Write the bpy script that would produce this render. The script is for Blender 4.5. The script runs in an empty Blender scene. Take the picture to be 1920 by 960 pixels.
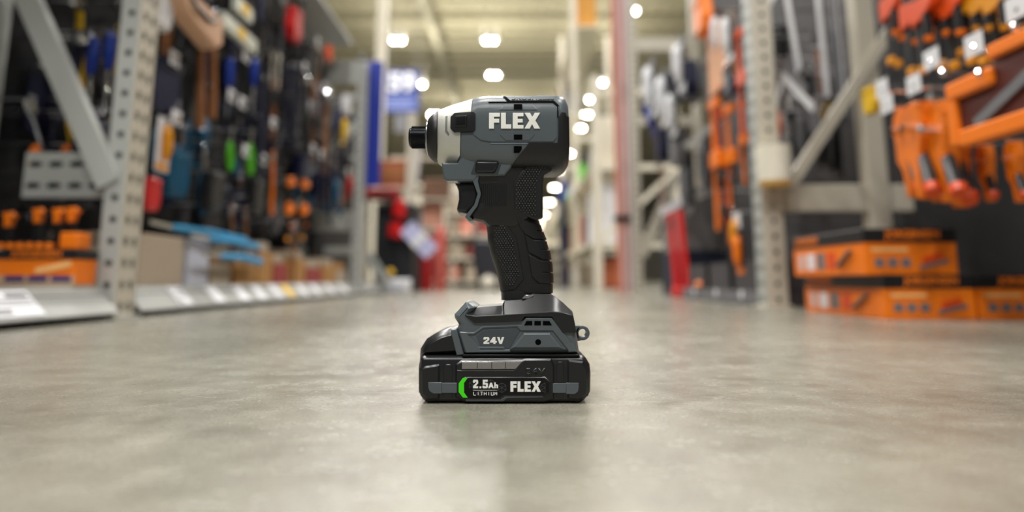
import bpy, bmesh, math, random
from mathutils import Vector, Matrix
from mathutils.geometry import tessellate_polygon
SC = bpy.context.scene
COL = SC.collection
PI = math.pi
# ---------------------------------------------------------------- camera
CH = 0.087                       # lens height above the floor
TILT = math.atan(205 / 1280)
cam = bpy.data.cameras.new('camera'); camo = bpy.data.objects.new('camera', cam); COL.objects.link(camo)
cam.lens = 24; cam.sensor_width = 36; cam.sensor_fit = 'HORIZONTAL'
cam.shift_x = -5 / 1920; cam.shift_y = -160 / 1920
cam.clip_start = 0.02; cam.clip_end = 300
cam.dof.use_dof = True; cam.dof.focus_distance = 0.505; cam.dof.aperture_fstop = 2.6
camo.location = (0, 0, CH); camo.rotation_euler = (PI / 2 + TILT, 0, 0)
SC.camera = camo
# ---------------------------------------------------------------- world, exposure
SC.view_settings.view_transform = 'Standard'; SC.view_settings.look = 'None'
SC.view_settings.gamma = 1.0; SC.view_settings.use_curve_mapping = False
SC.view_settings.exposure = 0.0
w = bpy.data.worlds.new('world'); SC.world = w; w.use_nodes = True
w.node_tree.nodes['Background'].inputs[0].default_value = (0.95, 0.96, 1.0, 1)
w.node_tree.nodes['Background'].inputs[1].default_value = 0.20
# ---------------------------------------------------------------- light from the near ceiling fixtures
def area(x, y, z, sx, sy, power, col=(1.0, 0.985, 0.95)):
    l = bpy.data.lights.new('fixture_light', 'AREA'); l.shape = 'RECTANGLE'; l.size = sx; l.size_y = sy
    l.energy = power; l.color = col
    o = bpy.data.objects.new('fixture_light', l); COL.objects.link(o); o.location = (x, y, z)
    return o
NEAR_LAMPS = [(x, y) for y in (-5.0, 0.4, 5.4, 10.2) for x in (-3.4, -0.7, 3.0)]
for x, y in NEAR_LAMPS:
    area(x, y, 6.86, 0.35, 1.1, 215)

# the fixtures also throw light upward onto the roof
UP_LAMPS = [(x, y) for y in (14.6, 23.4, 33.0, 44.0) for x in (-3.4, -0.7, 3.0)] + [(x, 19.0) for x in (-3.4, -0.7, 3.0)]
for x, y in UP_LAMPS:
    o = area(x, y, 7.09, 0.5, 0.3, 66, (1.0, 0.97, 0.86)); o.rotation_euler = (PI, 0, 0)
    area(x, y, 6.92, 0.10, 0.10, 130)
# ---------------------------------------------------------------- helpers
def lin(v):
    v /= 255.0
    return v / 12.92 if v <= 0.04045 else ((v + 0.055) / 1.055) ** 2.4
MATS = {}
def mat(name, rgb, rough=0.5, metal=0.0, vary=0.12, scale=30.0, bump=0.0, bscale=200.0, emit=0.0, coat=0.0, alpha=1.0, spec=0.5):
    if name in MATS: return MATS[name]
    m = bpy.data.materials.new(name); m.use_nodes = True; MATS[name] = m
    nt = m.node_tree; b = nt.nodes['Principled BSDF']
    c = [lin(v) for v in rgb]
    b.inputs['Roughness'].default_value = rough; b.inputs['Metallic'].default_value = metal
    b.inputs['Specular IOR Level'].default_value = spec
    b.inputs['Coat Weight'].default_value = coat
    b.inputs['Alpha'].default_value = alpha
    if emit:
        b.inputs['Emission Color'].default_value = (*c, 1); b.inputs['Emission Strength'].default_value = emit
    tc = nt.nodes.new('ShaderNodeTexCoord'); n = nt.nodes.new('ShaderNodeTexNoise')
    n.inputs['Scale'].default_value = scale; n.inputs['Detail'].default_value = 4
    nt.links.new(tc.outputs['Object'], n.inputs['Vector'])
    mix = nt.nodes.new('ShaderNodeMix'); mix.data_type = 'RGBA'
    mix.inputs[6].default_value = (*[v * (1 - vary) for v in c], 1)
    mix.inputs[7].default_value = (*[min(1, v * (1 + vary)) for v in c], 1)
    nt.links.new(n.outputs['Fac'], mix.inputs[0]); nt.links.new(mix.outputs[2], b.inputs['Base Color'])
    if bump:
        n2 = nt.nodes.new('ShaderNodeTexNoise'); n2.inputs['Scale'].default_value = bscale; n2.inputs['Detail'].default_value = 3
        nt.links.new(tc.outputs['Object'], n2.inputs['Vector'])
        bp = nt.nodes.new('ShaderNodeBump'); bp.inputs['Strength'].default_value = bump; bp.inputs['Distance'].default_value = 0.001
        nt.links.new(n2.outputs['Fac'], bp.inputs['Height']); nt.links.new(bp.outputs[0], b.inputs['Normal'])
    return m

def empty(name, loc, label=None, cat=None, group=None):
    o = bpy.data.objects.new(name, None); COL.objects.link(o); o.location = loc
    o.empty_display_size = 0.05
    tag(o, label, cat, group); return o
def tag(o, label=None, cat=None, group=None, kind=None):
    if label: o['label'] = label
    if cat: o['category'] = cat
    if group: o['group'] = group
    if kind: o['kind'] = kind
    return o
def worldloc(o):
    v = Vector((0, 0, 0))
    while o is not None:
        v += o.location; o = o.parent
    return v

class M:
    """collects shapes in world (or local) coordinates, builds ONE mesh object"""
    def __init__(s): s.v = []; s.f = []; s.m = []; s.mats = []
    def mi(s, mt):
        if mt not in s.mats: s.mats.append(mt)
        return s.mats.index(mt)
    def add(s, vs, fs, mt=None, mx=None):
        b = len(s.v); i = s.mi(mt) if mt else 0
        for p in vs:
            p = Vector(p)
            if mx is not None: p = mx @ p
            s.v.append(p)
        for f in fs: s.f.append([b + k for k in f]); s.m.append(i)
        return s
    def box(s, lo, hi, mt=None, mx=None, ch=0.0):
        (x0, y0, z0), (x1, y1, z1) = lo, hi
        if ch <= 0:
            vs = [(x0,y0,z0),(x1,y0,z0),(x1,y1,z0),(x0,y1,z0),(x0,y0,z1),(x1,y0,z1),(x1,y1,z1),(x0,y1,z1)]
            return s.add(vs, [(3,2,1,0),(4,5,6,7),(0,1,5,4),(1,2,6,5),(2,3,7,6),(3,0,4,7)], mt, mx)
        poly = [(x0+ch,z0),(x1-ch,z0),(x1,z0+ch),(x1,z1-ch),(x1-ch,z1),(x0+ch,z1),(x0,z1-ch),(x0,z0+ch)]
        return s.pillow(poly, [(ch, y0), (0, y0+ch), (0, y1-ch), (ch, y1)], mt, mx)
    def bar(s, p0, p1, wx, wz, mt=None, mx=None, up=(0, 0, 1)):
        p0 = Vector(p0); p1 = Vector(p1); d = (p1 - p0); L = d.length; d.normalize()
        u = Vector(up)
        if abs(d.dot(u)) > 0.98: u = Vector((1, 0, 0))
        a = d.cross(u).normalized(); b = a.cross(d).normalized()
        vs = []
        for p in (p0, p1):
            for i, j in ((-1,-1),(1,-1),(1,1),(-1,1)): vs.append(p + a*i*wx/2 + b*j*wz/2)
        return s.add(vs, [(3,2,1,0),(4,5,6,7),(0,1,5,4),(1,2,6,5),(2,3,7,6),(3,0,4,7)], mt, mx)
    def tube(s, pts, rads, n=10, mt=None, mx=None, flat=1.0):
        pts = [Vector(p) for p in pts]
        if not hasattr(rads, '__len__'): rads = [rads] * len(pts)
        vs = []; fs = []; ref = None
        for i, p in enumerate(pts):
            d = (pts[min(i+1, len(pts)-1)] - pts[max(i-1, 0)])
            if d.length < 1e-9: d = pts[-1] - pts[0]
            d.normalize()
            if ref is None:
                ref = Vector((0, 0, 1)) if abs(d.z) < 0.9 else Vector((1, 0, 0))
            a = d.cross(ref).normalized(); b = a.cross(d).normalized(); ref = b
            for k in range(n):
                t = 2*PI*k/n; vs.append(p + a*math.cos(t)*rads[i] + b*math.sin(t)*rads[i]*flat)
        for i in range(len(pts)-1):
            for k in range(n):
                q = (k+1) % n; fs.append((i*n+k, i*n+q, (i+1)*n+q, (i+1)*n+k))
        fs.append(tuple(reversed(range(n)))); fs.append(tuple((len(pts)-1)*n + k for k in range(n)))
        return s.add(vs, fs, mt, mx)
    def ball(s, c, r, mt=None, n=10, mx=None, sc=(1, 1, 1)):
        c = Vector(c); vs = [c + Vector((0, 0, r*sc[2]))]; fs = []; m_ = n//2
        for i in range(1, m_):
            t = PI*i/m_
            for k in range(n):
                a = 2*PI*k/n; vs.append(c + Vector((math.sin(t)*math.cos(a)*r*sc[0], math.sin(t)*math.sin(a)*r*sc[1], math.cos(t)*r*sc[2])))
        vs.append(c - Vector((0, 0, r*sc[2]))); e = len(vs)-1
        for k in range(n): fs.append((0, 1+k, 1+(k+1) % n))
        for i in range(m_-2):
            for k in range(n): fs.append((1+i*n+k, 1+(i+1)*n+k, 1+(i+1)*n+(k+1) % n, 1+i*n+(k+1) % n))
        b = 1+(m_-2)*n
        for k in range(n): fs.append((e, b+(k+1) % n, b+k))
        return s.add(vs, fs, mt, mx)
    def pillow(s, poly, rings, mt=None, mx=None):
        """poly = list of (x,z); rings = [(inset, y), ...] front to back"""
        p = ccw(poly); n = len(p); vs = []; fs = []
        for ins, y in rings:
            for (x, z) in inset(p, ins): vs.append((x, y, z))
        for r in range(len(rings)-1):
            for k in range(n):
                q = (k+1) % n; fs.append((r*n+k, r*n+q, (r+1)*n+q, (r+1)*n+k))
        fs.append(tuple(range(n)[::-1]) if False else tuple(range(n)))
        fs.append(tuple(reversed(range((len(rings)-1)*n, len(rings)*n))))
        # orientation: recalculated at build
        return s.add(vs, fs, mt, mx)
    def mesh(s, name):
        me = bpy.data.meshes.new(name); me.from_pydata([tuple(v) for v in s.v], [], s.f)
        for mt in s.mats: me.materials.append(mt)
        if len(s.mats) > 1: me.polygons.foreach_set('material_index', s.m)
        bm = bmesh.new(); bm.from_mesh(me); bmesh.ops.recalc_face_normals(bm, faces=bm.faces)
        bm.to_mesh(me); bm.free(); me.update(); return me
    def build(s, name, mt=None, parent=None, smooth=False, bevel=0.0, seg=2):
        if mt is not None and not s.mats: s.mats.append(mt)
        off = worldloc(parent) if parent is not None else Vector((0, 0, 0))
        if off.length: s.v = [v - off for v in s.v]
        me = s.mesh(name)
        return link(name, me, parent, smooth, bevel, seg)
def link(name, me, parent=None, smooth=False, bevel=0.0, seg=2):
    o = bpy.data.objects.new(name, me); COL.objects.link(o)
    if parent is not None: o.parent = parent
    if bevel:
        md = o.modifiers.new('bevel', 'BEVEL'); md.width = bevel; md.segments = seg; md.limit_method = 'ANGLE'; md.angle_limit = math.radians(32)
        md.harden_normals = False
    if smooth:
        for p in me.polygons: p.use_smooth = True
        try: me.set_sharp_from_angle(angle=math.radians(35))
        except Exception: pass
    return o
def centre(o):
    """moves a top-level mesh's origin to the middle of its base"""
    vs = [v.co for v in o.data.vertices]
    c = Vector(((min(v.x for v in vs)+max(v.x for v in vs))/2, (min(v.y for v in vs)+max(v.y for v in vs))/2, min(v.z for v in vs)))
    o.data.transform(Matrix.Translation(-c)); o.location = c; return o
def ccw(p):
    a = sum(p[i][0]*p[(i+1) % len(p)][1]-p[(i+1) % len(p)][0]*p[i][1] for i in range(len(p)))
    return list(p) if a > 0 else list(p)[::-1]
def inset(p, d):
    if abs(d) < 1e-9: return list(p)
    n = len(p); out = []
    for i in range(n):
        a = Vector(p[i-1]); b = Vector(p[i]); c = Vector(p[(i+1) % n])
        e1 = (b-a).normalized(); e2 = (c-b).normalized()
        n1 = Vector((-e1.y, e1.x)); n2 = Vector((-e2.y, e2.x)); k = n1+n2
        L = max(0.35, k.dot(k)/2); k = k/L if k.length > 1e-6 else n1
        out.append((b.x+k.x*d, b.y+k.y*d))
    return out
def perforated(m, mt, w, h, pitch, rows, rx, rz, x0, z0, thick, plane, fixed):
    """sheet with real holes; rows = hole centres across the width; plane 'x' -> sheet spans x and z at y=fixed, 'y' -> spans y and z at x=fixed"""
    nz = int(h / pitch); edges = [0.0]
    for i in range(len(rows)-1): edges.append((rows[i]+rows[i+1])/2)
    edges.append(w)
    def put(a, z, t):
        return (x0+a, fixed+t, z0+z) if plane == 'x' else (fixed+t, x0+a, z0+z)
    for k in range(nz):
        za, zb = k*pitch, (k+1)*pitch
        for j, c in enumerate(rows):
            l, r = edges[j], edges[j+1]; zc = (za+zb)/2
            ang = [math.atan2(s_[1], s_[0]) for s_ in ((r-c, zb-zc), (l-c, zb-zc), (l-c, za-zc), (r-c, za-zc))]
            outer = [(r, zb), (c, zb), (l, zb), (l, zc), (l, za), (c, za), (r, za), (r, zc)]
            inn = [(c+rx*.7, zc+rz*.7), (c, zc+rz), (c-rx*.7, zc+rz*.7), (c-rx, zc), (c-rx*.7, zc-rz*.7), (c, zc-rz), (c+rx*.7, zc-rz*.7), (c+rx, zc)]
            vs = [put(a, z, 0) for a, z in outer] + [put(a, z, 0) for a, z in inn] + [put(a, z, thick) for a, z in inn]
            fs = []
            for q in range(8):
                n_ = (q+1) % 8; fs.append((q, n_, 8+n_, 8+q)); fs.append((8+q, 8+n_, 16+n_, 16+q))
            m.add(vs, fs, mt)
    return nz*pitch
# a photo pixel read as a point at world distance Y (used to read sizes and heights off the photograph)
CT, ST = math.cos(TILT), math.sin(TILT)
def at(px, py, Y):
    u = (px-965)/1280; v = (320-py)/1280
    dy = CT-v*ST; dz = ST+v*CT; k = Y/dy
    return (u*k, CH+dz*k)

# ---------------------------------------------------------------- materials
STEEL = mat('painted_rack_steel', (178, 180, 176), 0.38, 0, 0.06, 6, 0.05, 60)
LIPST = mat('worn_lip_steel', (146, 146, 142), 0.42, 0, 0.25, 9)
STEELD = mat('rack_interior_shadow_paint', (150, 148, 142), 0.5, 0, 0.06, 6)
WARMST = mat('warm_rack_steel', (196, 188, 172), 0.42, 0, 0.08, 6)
DARKP = mat('dark_panel', (30, 30, 33), 0.6, 0, 0.15, 20)
CHROME = mat('chrome', (222, 222, 226), 0.09, 1.0, 0.04)
TOOLST = mat('tool_steel', (130, 132, 138), 0.2, 1.0, 0.1)
BLK = mat('black_plastic', (20, 20, 22), 0.42, 0, 0.1)
WHT = mat('white_card', (228, 228, 232), 0.5, 0, 0.04)
YEL = mat('yellow_card', (244, 196, 30), 0.5, 0, 0.05)
ORG = mat('orange_paint', (250, 126, 14), 0.4, 0, 0.06)
ORGY = mat('amber_plastic', (226, 148, 12), 0.4, 0, 0.06)
REDO = mat('red_orange_plastic', (226, 76, 14), 0.4, 0, 0.06)
RED = mat('red_plastic', (196, 16, 16), 0.4, 0, 0.06)
NAVY = mat('navy_plastic', (14, 20, 52), 0.4, 0, 0.08)
BLUE = mat('blue_plastic', (14, 56, 160), 0.35, 0, 0.06)
TEAL = mat('teal_plastic', (8, 80, 112), 0.4, 0, 0.06)
CYAN = mat('cyan_plastic', (24, 140, 190), 0.4, 0, 0.06)
GREEN = mat('lime_plastic', (90, 190, 30), 0.4, 0, 0.06)
WOOD = mat('handle_wood', (140, 90, 50), 0.5, 0, 0.2, 25)
CARD = mat('corrugated_card', (176, 160, 140), 0.8, 0, 0.06, 12)
KRAFT = mat('kraft_card', (176, 128, 70), 0.8, 0, 0.1, 14)
GREYP = mat('grey_plastic', (110, 110, 114), 0.5, 0, 0.08)
PALE = mat('pale_carton', (190, 192, 205), 0.6, 0, 0.05)
TANC = mat('tan_leather', (214, 170, 138), 0.6, 0, 0.05)
BANNER = mat('blue_banner', (14, 42, 150), 0.45, 0, 0.05)
SIGNB = mat('sign_blue', (28, 46, 122), 0.5, 0, 0.05)
SIGNL = mat('sign_light_blue', (56, 74, 146), 0.5, 0, 0.05)
CREAM = mat('cream_paint', (214, 206, 188), 0.7, 0, 0.06, 2)
MAROON = mat('dark_brown_card', (86, 34, 26), 0.5, 0, 0.2)
PINK = mat('salmon_pvc', (224, 150, 130), 0.4, 0, 0.06)
LILAC = mat('pale_violet_card', (190, 190, 226), 0.5, 0, 0.05)
LAMPM = mat('lamp_lens', (255, 246, 222), 0.5, 0, 0.0, emit=90)
LAMPF = mat('far_lamp_lens', (255, 246, 222), 0.5, 0, 0.0, emit=70)
HOUS = mat('lamp_housing', (200, 200, 196), 0.5)

# ---------------------------------------------------------------- floor
def floor_material():
    m = bpy.data.materials.new('polished_concrete'); m.use_nodes = True; nt = m.node_tree; N = nt.nodes; L = nt.links
    b = N['Principled BSDF']; tc = N.new('ShaderNodeTexCoord')
    def noise(scale, detail, rough=0.55, vec=None, dist=0.0):
        n = N.new('ShaderNodeTexNoise'); n.inputs['Scale'].default_value = scale; n.inputs['Detail'].default_value = detail
        n.inputs['Roughness'].default_value = rough; n.inputs['Distortion'].default_value = dist
        L.new(vec or tc.outputs['Object'], n.inputs['Vector']); return n.outputs['Fac']
    def ramp(src, a, b_):
        r = N.new('ShaderNodeValToRGB'); r.color_ramp.elements[0].position = a[0]; r.color_ramp.elements[0].color = (*a[1], 1)
        r.color_ramp.elements[1].position = b_[0]; r.color_ramp.elements[1].color = (*b_[1], 1); L.new(src, r.inputs[0]); return r.outputs[0]
    def mp(src, lo, hi, a, b_):
        r = N.new('ShaderNodeMapRange'); L.new(src, r.inputs[0]); r.inputs[1].default_value = lo; r.inputs[2].default_value = hi
        r.inputs[3].default_value = a; r.inputs[4].default_value = b_; return r.outputs[0]
    def mixc(f, a, b_, mode='MIX'):
        x = N.new('ShaderNodeMix'); x.data_type = 'RGBA'; x.blend_type = mode
        if isinstance(f, float): x.inputs[0].default_value = f
        else: L.new(f, x.inputs[0])
        for i, q in ((6, a), (7, b_)):
            if isinstance(q, tuple): x.inputs[i].default_value = (*q, 1)
            else: L.new(q, x.inputs[i])
        return x.outputs[2]
    big = ramp(noise(3.2, 5, 0.6), (0.34, FLOOR_A), (0.68, FLOOR_B))
    mid = ramp(noise(22, 5, 0.65, dist=0.6), (0.30, (0.72, 0.71, 0.69)), (0.72, (1.12, 1.12, 1.12)))
    c = mixc(0.75, big, mid, 'MULTIPLY')
    fine = ramp(noise(520, 3, 0.75), (0.36, (0.62, 0.62, 0.60)), (0.66, (1.24, 1.24, 1.22)))
    c = mixc(0.75, c, fine, 'MULTIPLY')
    # pale scuffs: thin streaks running across the aisle
    mpn = N.new('ShaderNodeMapping'); mpn.inputs['Scale'].default_value = (26, 240, 1); mpn.inputs['Rotation'].default_value = (0, 0, 0.25)
    L.new(tc.outputs['Object'], mpn.inputs['Vector'])
    sc = mp(noise(1.0, 6, 0.7, mpn.outputs[0], 0.8), 0.60, 0.74, 0.0, 0.42)
    c = mixc(sc, c, (0.50, 0.48, 0.43))
    # small brown stains
    st = mp(noise(7, 4, 0.6), 0.66, 0.76, 0.0, 0.5)
    c = mixc(st, c, (0.16, 0.11, 0.08))
    L.new(c, b.inputs['Base Color'])
    r = mp(noise(26, 5, 0.7), 0.3, 0.75, 0.17, 0.34); L.new(r, b.inputs['Roughness'])
    b.inputs['Specular IOR Level'].default_value = 0.55
    bn = noise(420, 4, 0.75); bp = N.new('ShaderNodeBump'); bp.inputs['Strength'].default_value = 0.22; bp.inputs['Distance'].default_value = 0.0012
    L.new(bn, bp.inputs['Height'])
    b2 = noise(9, 3, 0.5); bq = N.new('ShaderNodeBump'); bq.inputs['Strength'].default_value = 0.12; bq.inputs['Distance'].default_value = 0.01
    L.new(b2, bq.inputs['Height']); L.new(bp.outputs[0], bq.inputs['Normal']); L.new(bq.outputs[0], b.inputs['Normal'])
    return m
FLOOR_A = (0.20, 0.188, 0.150); FLOOR_B = (0.325, 0.312, 0.258)
m = M().add([(-30, -12, 0), (30, -12, 0), (30, 96, 0), (-30, 96, 0)], [(0, 1, 2, 3)]); fo = m.build('floor', floor_material()); tag(fo, kind='structure')
# ---------------------------------------------------------------- ceiling, girders, joists, far wall
CEIL = mat('ceiling_deck', (196, 188, 160), 0.8, 0, 0.05, 1)
JOIST = mat('joist_paint', (190, 184, 160), 0.7, 0, 0.05, 1)
m = M()
k = 0; x = -30.0
while x < 30:                    # ribbed steel deck
    m.add([(x, -12, 9.3), (x+.18, -12, 9.3), (x+.18, 96, 9.3), (x, 96, 9.3), (x+.22, -12, 9.36), (x+.40, -12, 9.36), (x+.40, 96, 9.36), (x+.22, 96, 9.36),
           (x+.44, -12, 9.3), (x+.44, 96, 9.3)], [(0, 1, 2, 3), (1, 4, 7, 2), (4, 5, 6, 7), (5, 8, 9, 6)])
    x += .44
m.box((-30, -12, 9.4), (30, 96, 9.5))
tag(m.build('ceiling', CEIL), kind='structure')
m = M()
for gx in (-2.9, 7.5, -13.0):
    m.box((gx-.12, -12, 8.75), (gx+.12, 96, 8.8)); m.box((gx-.02, -12, 8.8), (gx+.02, 96, 9.2)); m.box((gx-.12, -12, 9.2), (gx+.12, 96, 9.26))
tag(m.build('trim_1', JOIST), kind='structure')
m = M(); y = 2.0
while y < 95:
    m.box((-30, y-.06, 9.15), (30, y+.06, 9.29)); m.box((-30, y-.05, 8.8), (30, y+.05, 8.87))
    y += 1.9
tag(m.build('trim_2', JOIST), kind='structure')
m = M()
for x0 in (-30,):
    m.box((-30, 95, 0), (30, 95.3, 9.4))
tag(m.build('wall_back', CREAM), kind='structure')
m = M().box((-2.12, 10.0, 0), (-1.98, 10.14, 8.75)).box((-2.19, 9.93, 0), (-1.91, 10.21, 0.02))
tag(centre(m.build('steel_column', CREAM, bevel=0.004)), 'cream square steel column rising to the roof between the blue panel and the aisle sign', 'column')
# far ceiling fixtures
LAMP_ROWS = [(-3.4, (14.6, 19.0, 23.5, 28.0, 33, 38, 44, 50, 57, 65, 75), 'left', ),
             (-0.72, (14.6, 19.0, 22.4, 28.5, 33, 38, 44, 50, 57, 65, 75), 'middle'),
             (3.0, (14.6, 16.8, 18.6, 23.3, 25.6, 28.0, 30.6, 33.4, 37, 43, 51, 61, 73, 87), 'right')]
def fixture(X, Y, row, near=False):
    r = empty('ceiling_light', (X, Y, 7.0), 'bright white ceiling lamp in the %s row high above the aisle' % row, 'ceiling light', 'ceiling lamps of the %s row' % row)
    h = M().box((X-.28, Y-.6 if near else Y-.14, 6.98), (X+.28, Y+.6 if near else Y+.14, 7.06)); h.box((X-.18, Y-.004, 7.06), (X-.172, Y+.004, 8.79)).box((X+.172, Y-.004, 7.06), (X+.18, Y+.004, 8.79))
    h.build('lamp_housing', HOUS, r)
    if not near:
        for s in (-1, 1):
            rr_ = 1.0 if Y < 45 else 2.9; M().tube([(X+s*.11*rr_**.5, Y, 6.93), (X+s*.11*rr_**.5, Y, 6.978)], [.040*rr_, .048*rr_], 14).build('lamp_lens', LAMPM if Y < 45 else LAMPF, r)
for X, ys, row in LAMP_ROWS:
    for Y in ys: fixture(X+(.1 if row == 'right' and Y > 45 else 0), Y, row)
for X, Y in NEAR_LAMPS: fixture(X, Y, {-3.4: 'left', -0.7: 'middle', 3.0: 'right'}[X], True)
# ================================================================ racks
LX, RX = -0.905, 0.80            # aisle faces of the left and right racks
def on_x(px, py, X):
    """pixel read as a point of the plane x = X"""
    u = (px-965)/1280; v = (320-py)/1280; k = X/u
    return (CT-v*ST)*k, CH+(ST+v*CT)*k
def rack_frame(side, Y, height, depth, label, pw, pl, mt, mt2, beams, brace=None, bays=True, far=False, group=None, cat='rack'):
    """upright frame across the rack: front post, rear post, cross beams, diagonal brace"""
    s = -1 if side == 'L' else 1; X0 = LX if side == 'L' else RX
    r = empty('rack_frame', (X0+s*depth/2, Y, 0), label, cat, group)
    for nm, xf, lab in (('front_post', X0, None), ('rear_post', X0+s*(depth-pw), None)):
        m = M(); xa, xb = (xf, xf+s*pw) if s > 0 else (xf-pw, xf)
        if nm == 'front_post' and not far:
            perforated(m, mt, pw, height, .05, [pw*.55], .0085, .0085, xa, 0, .002, 'x', Y)          # face across the aisle
            xs = xa if s > 0 else xb
            perforated(m, mt2, pl, height, .05, [pl*.3, pl*.7], .009, .014, Y, 0, .002 if s > 0 else -.002, 'y', xs)
            m.box((xa, Y+pl-.003, 0), (xb, Y+pl, height), mt)
            xo = xb if s > 0 else xa
            m.box((min(xo, xo-s*.003), Y+.003, 0), (max(xo, xo-s*.003), Y+pl-.003, height), mt)
            m.box((xa+.004, Y+.012, 0), (xb-.004, Y+.014, height), DARKP)  # dark sheet inside the post stands in for shade behind its holes
            o = m.build(nm, None, r)
            b = M().box((xa-.012, Y-.010, 0), (xb+.012, Y+pl+.01, .006), mt); b.build('foot_plate', None, r)
        else:
            m.box((xa, Y, 0), (xb, Y+min(pl, .06), height), mt, ch=.004); m.build(nm, None, r)
    for z0, z1, x1 in beams:
        xa, xb = sorted((X0+s*pw*.2, X0+s*(x1 or depth)))
        M().box((xa, Y+.008, z0), (xb, Y+.04, z1), mt, ch=.003).build('cross_beam', None, r)
    for (xa, za, xb, zb, wd) in (brace or []):
        M().bar((xa, Y+.005, za), (xb, Y+.005, zb), wd, .026, mt, up=(0, 1, 0)).build('diagonal_brace', None, r)
    return r
# left near frame
Yf = 1.57
def xz(px, py, Y=Yf): return at(px, py, Y)
b0 = xz(205, 345); b1 = xz(35, -40)
lf = rack_frame('L', Yf, 1.5, .40, 'tall pale grey perforated rack frame nearest on the left with a wide diagonal brace', .046, .085, STEEL, WARMST, [], [(b0[0], b0[1], b1[0], b1[1], .052)])
m = M()                           # slotted panel between the posts
xa, za = xz(40, 368, Yf+.02); xb, zb = xz(205, 288, Yf+.02)
perforated(m, STEEL, xb-xa, zb-za, (zb-za)/2, [(xb-xa)*q for q in (.12, .37, .62, .87)],   .019, .0075, xa, za, .002, 'x', Yf+.02)
m.box((xa, Yf+.035, za), (xb, Yf+.037, zb), DARKP); m.box((xa, Yf+.02, zb), (xb, Yf+.037, zb+.003), STEEL); m.box((xa, Yf+.02, za-.003), (xb, Yf+.037, za), STEEL)  # dark sheet behind the slots stands in for their shadow
m.build('slotted_panel', None, lf)
def zof(py, Y): return at(965, py, Y)[1]
Y2 = 4.01
p0 = at(570, 338, Y2); p1 = at(668, 232, Y2)
rack_frame('L', Y2, 1.44, .42, 'grey rack frame on the left beside the blue panel, ending the tool wall', .05, .08, STEEL, STEEL,
    [(zof(156, Y2), zof(114, Y2), .34), (zof(187, Y2), zof(174, Y2), None), (zof(432, Y2), zof(396, Y2), .31), (zof(477, Y2), zof(462, Y2), None), (zof(300, Y2), zof(292, Y2), .1)],
    [(p0[0], p0[1], p1[0], p1[1], .05)])
Y3 = 6.1
rack_frame('L', Y3, 1.6, .5, 'slim grey rack post standing behind the red and black goods left of the driver', .075, .08, WARMST, WARMST, [], [], far=True)
# right frames
Yr = 2.2
c0 = at(1478, 352, Yr); c1 = at(1700, 10, Yr)
rf = rack_frame('R', Yr, 2.1, .42, 'tall pale perforated rack frame nearest on the right with a slanting brace', .068, .085, WARMST, STEEL,
    [(at(965, 396, Yr)[1], at(965, 345, Yr)[1], .50)], [(c0[0], c0[1], c1[0], c1[1], .034)])
Yr2 = 4.6
d0 = at(1204, 480, Yr2); d1 = at(1266, 330, Yr2)
rack_frame('R', Yr2, 2.5, .50, 'grey rack frame on the right beside the bundle of pipes, second along the aisle', .055, .085, WARMST, STEEL,
    [(at(965, 95, Yr2)[1], at(965, 70, Yr2)[1], None), (at(965, 234, Yr2)[1], at(965, 217, Yr2)[1], None), (at(965, 448, Yr2)[1], at(965, 438, Yr2)[1], None)],
    [(d0[0], d0[1], d1[0], d1[1], .06)])
# the middle bracket frame of the second right bay
Ym = 3.3
e0 = at(1286, 276, Ym); e1 = at(1372, 206, Ym); g0 = at(1238, 400, 3.7); g1 = at(1316, 354, 3.7)
for (p, q, yy, wd, mt_, lab) in ((e0, e1, Ym, .035, STEEL, 'short grey strut slanting up among the orange clamps on the right'), (g0, g1, 3.7, .04, WHT, 'short white strut slanting up above the red clamps on the right')):
    r = empty('support_strut', (p[0], yy, p[1]), lab, 'strut')
    M().bar((p[0], yy, p[1]), (q[0], yy, q[1]), wd, .02, mt_, up=(0, 1, 0)).build('strut_bar', None, r); M().box((q[0]-.01, yy-.006, q[1]-.012), (1.32, yy+.006, q[1]), STEEL).build('wall_arm', None, r)

# back panels, decks and kick lips
def slab(name, lo, hi, mt, label=None, cat=None, kind=None, group=None, ch=0.0):
    o = centre(M().box(lo, hi, mt, ch=ch).build(name, None)); tag(o, label, cat, group, kind); return o
slab('back_panel', (-1.345, 0.6, .0), (-1.33, 4.095, 1.5), DARKP, 'dark back panel of the left tool wall behind the hanging tools', 'panel')
slab('back_panel', (-1.345, 4.1, .0), (-1.33, 6.0, 1.44), DARKP, 'dark back panel beyond the far left frame', 'panel')
slab('back_panel', (1.32, 0.7, .0), (1.335, 2.292, 2.1), DARKP, 'black back panel behind the orange boxes on the right', 'panel')
slab('back_panel', (1.32, 2.3, .0), (1.335, 4.55, 2.2), mat('grey_panel', (62, 60, 62), 0.7), 'grey back panel of the second right bay behind the near frame', 'panel')
slab('shading_deck', (-1.345, .7, 1.502), (-.99, 4.0, 1.518), STEEL, 'grey deck added over the left tool wall to shade it', 'shelf')  # deck added to keep overhead light off the hanging tools
def shelf(y0, y1, label):
    r = empty('bottom_shelf', (-1.1, (y0+y1)/2, 0), label, 'shelf')
    M().box((-1.325, y0, .056), (-.945, y1, .066), STEEL).build('shelf_deck', None, r)
    m = M(); pr = [(-.947, .069), (-.944, .0725), (-.888, .016), (-.888, .012), (-.893, .012), (-.947, .062)]
    n = len(pr); vs = [(x, y, z) for y in (y0, y1) for x, z in pr]
    m.add(vs, [(k, (k+1) % n, n+(k+1) % n, n+k) for k in range(n)]+[tuple(range(n)), tuple(range(n, 2*n))], LIPST); m.build('sloping_lip', None, r)
    M().box((-1.325, y0, 0), (-.925, y1, .055), mat('toe_gap_shade', (22, 22, 22), .8)).build('gap_block', None, r)  # near-black block puts the shade of the gap under the lip into colour
    return r
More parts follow.
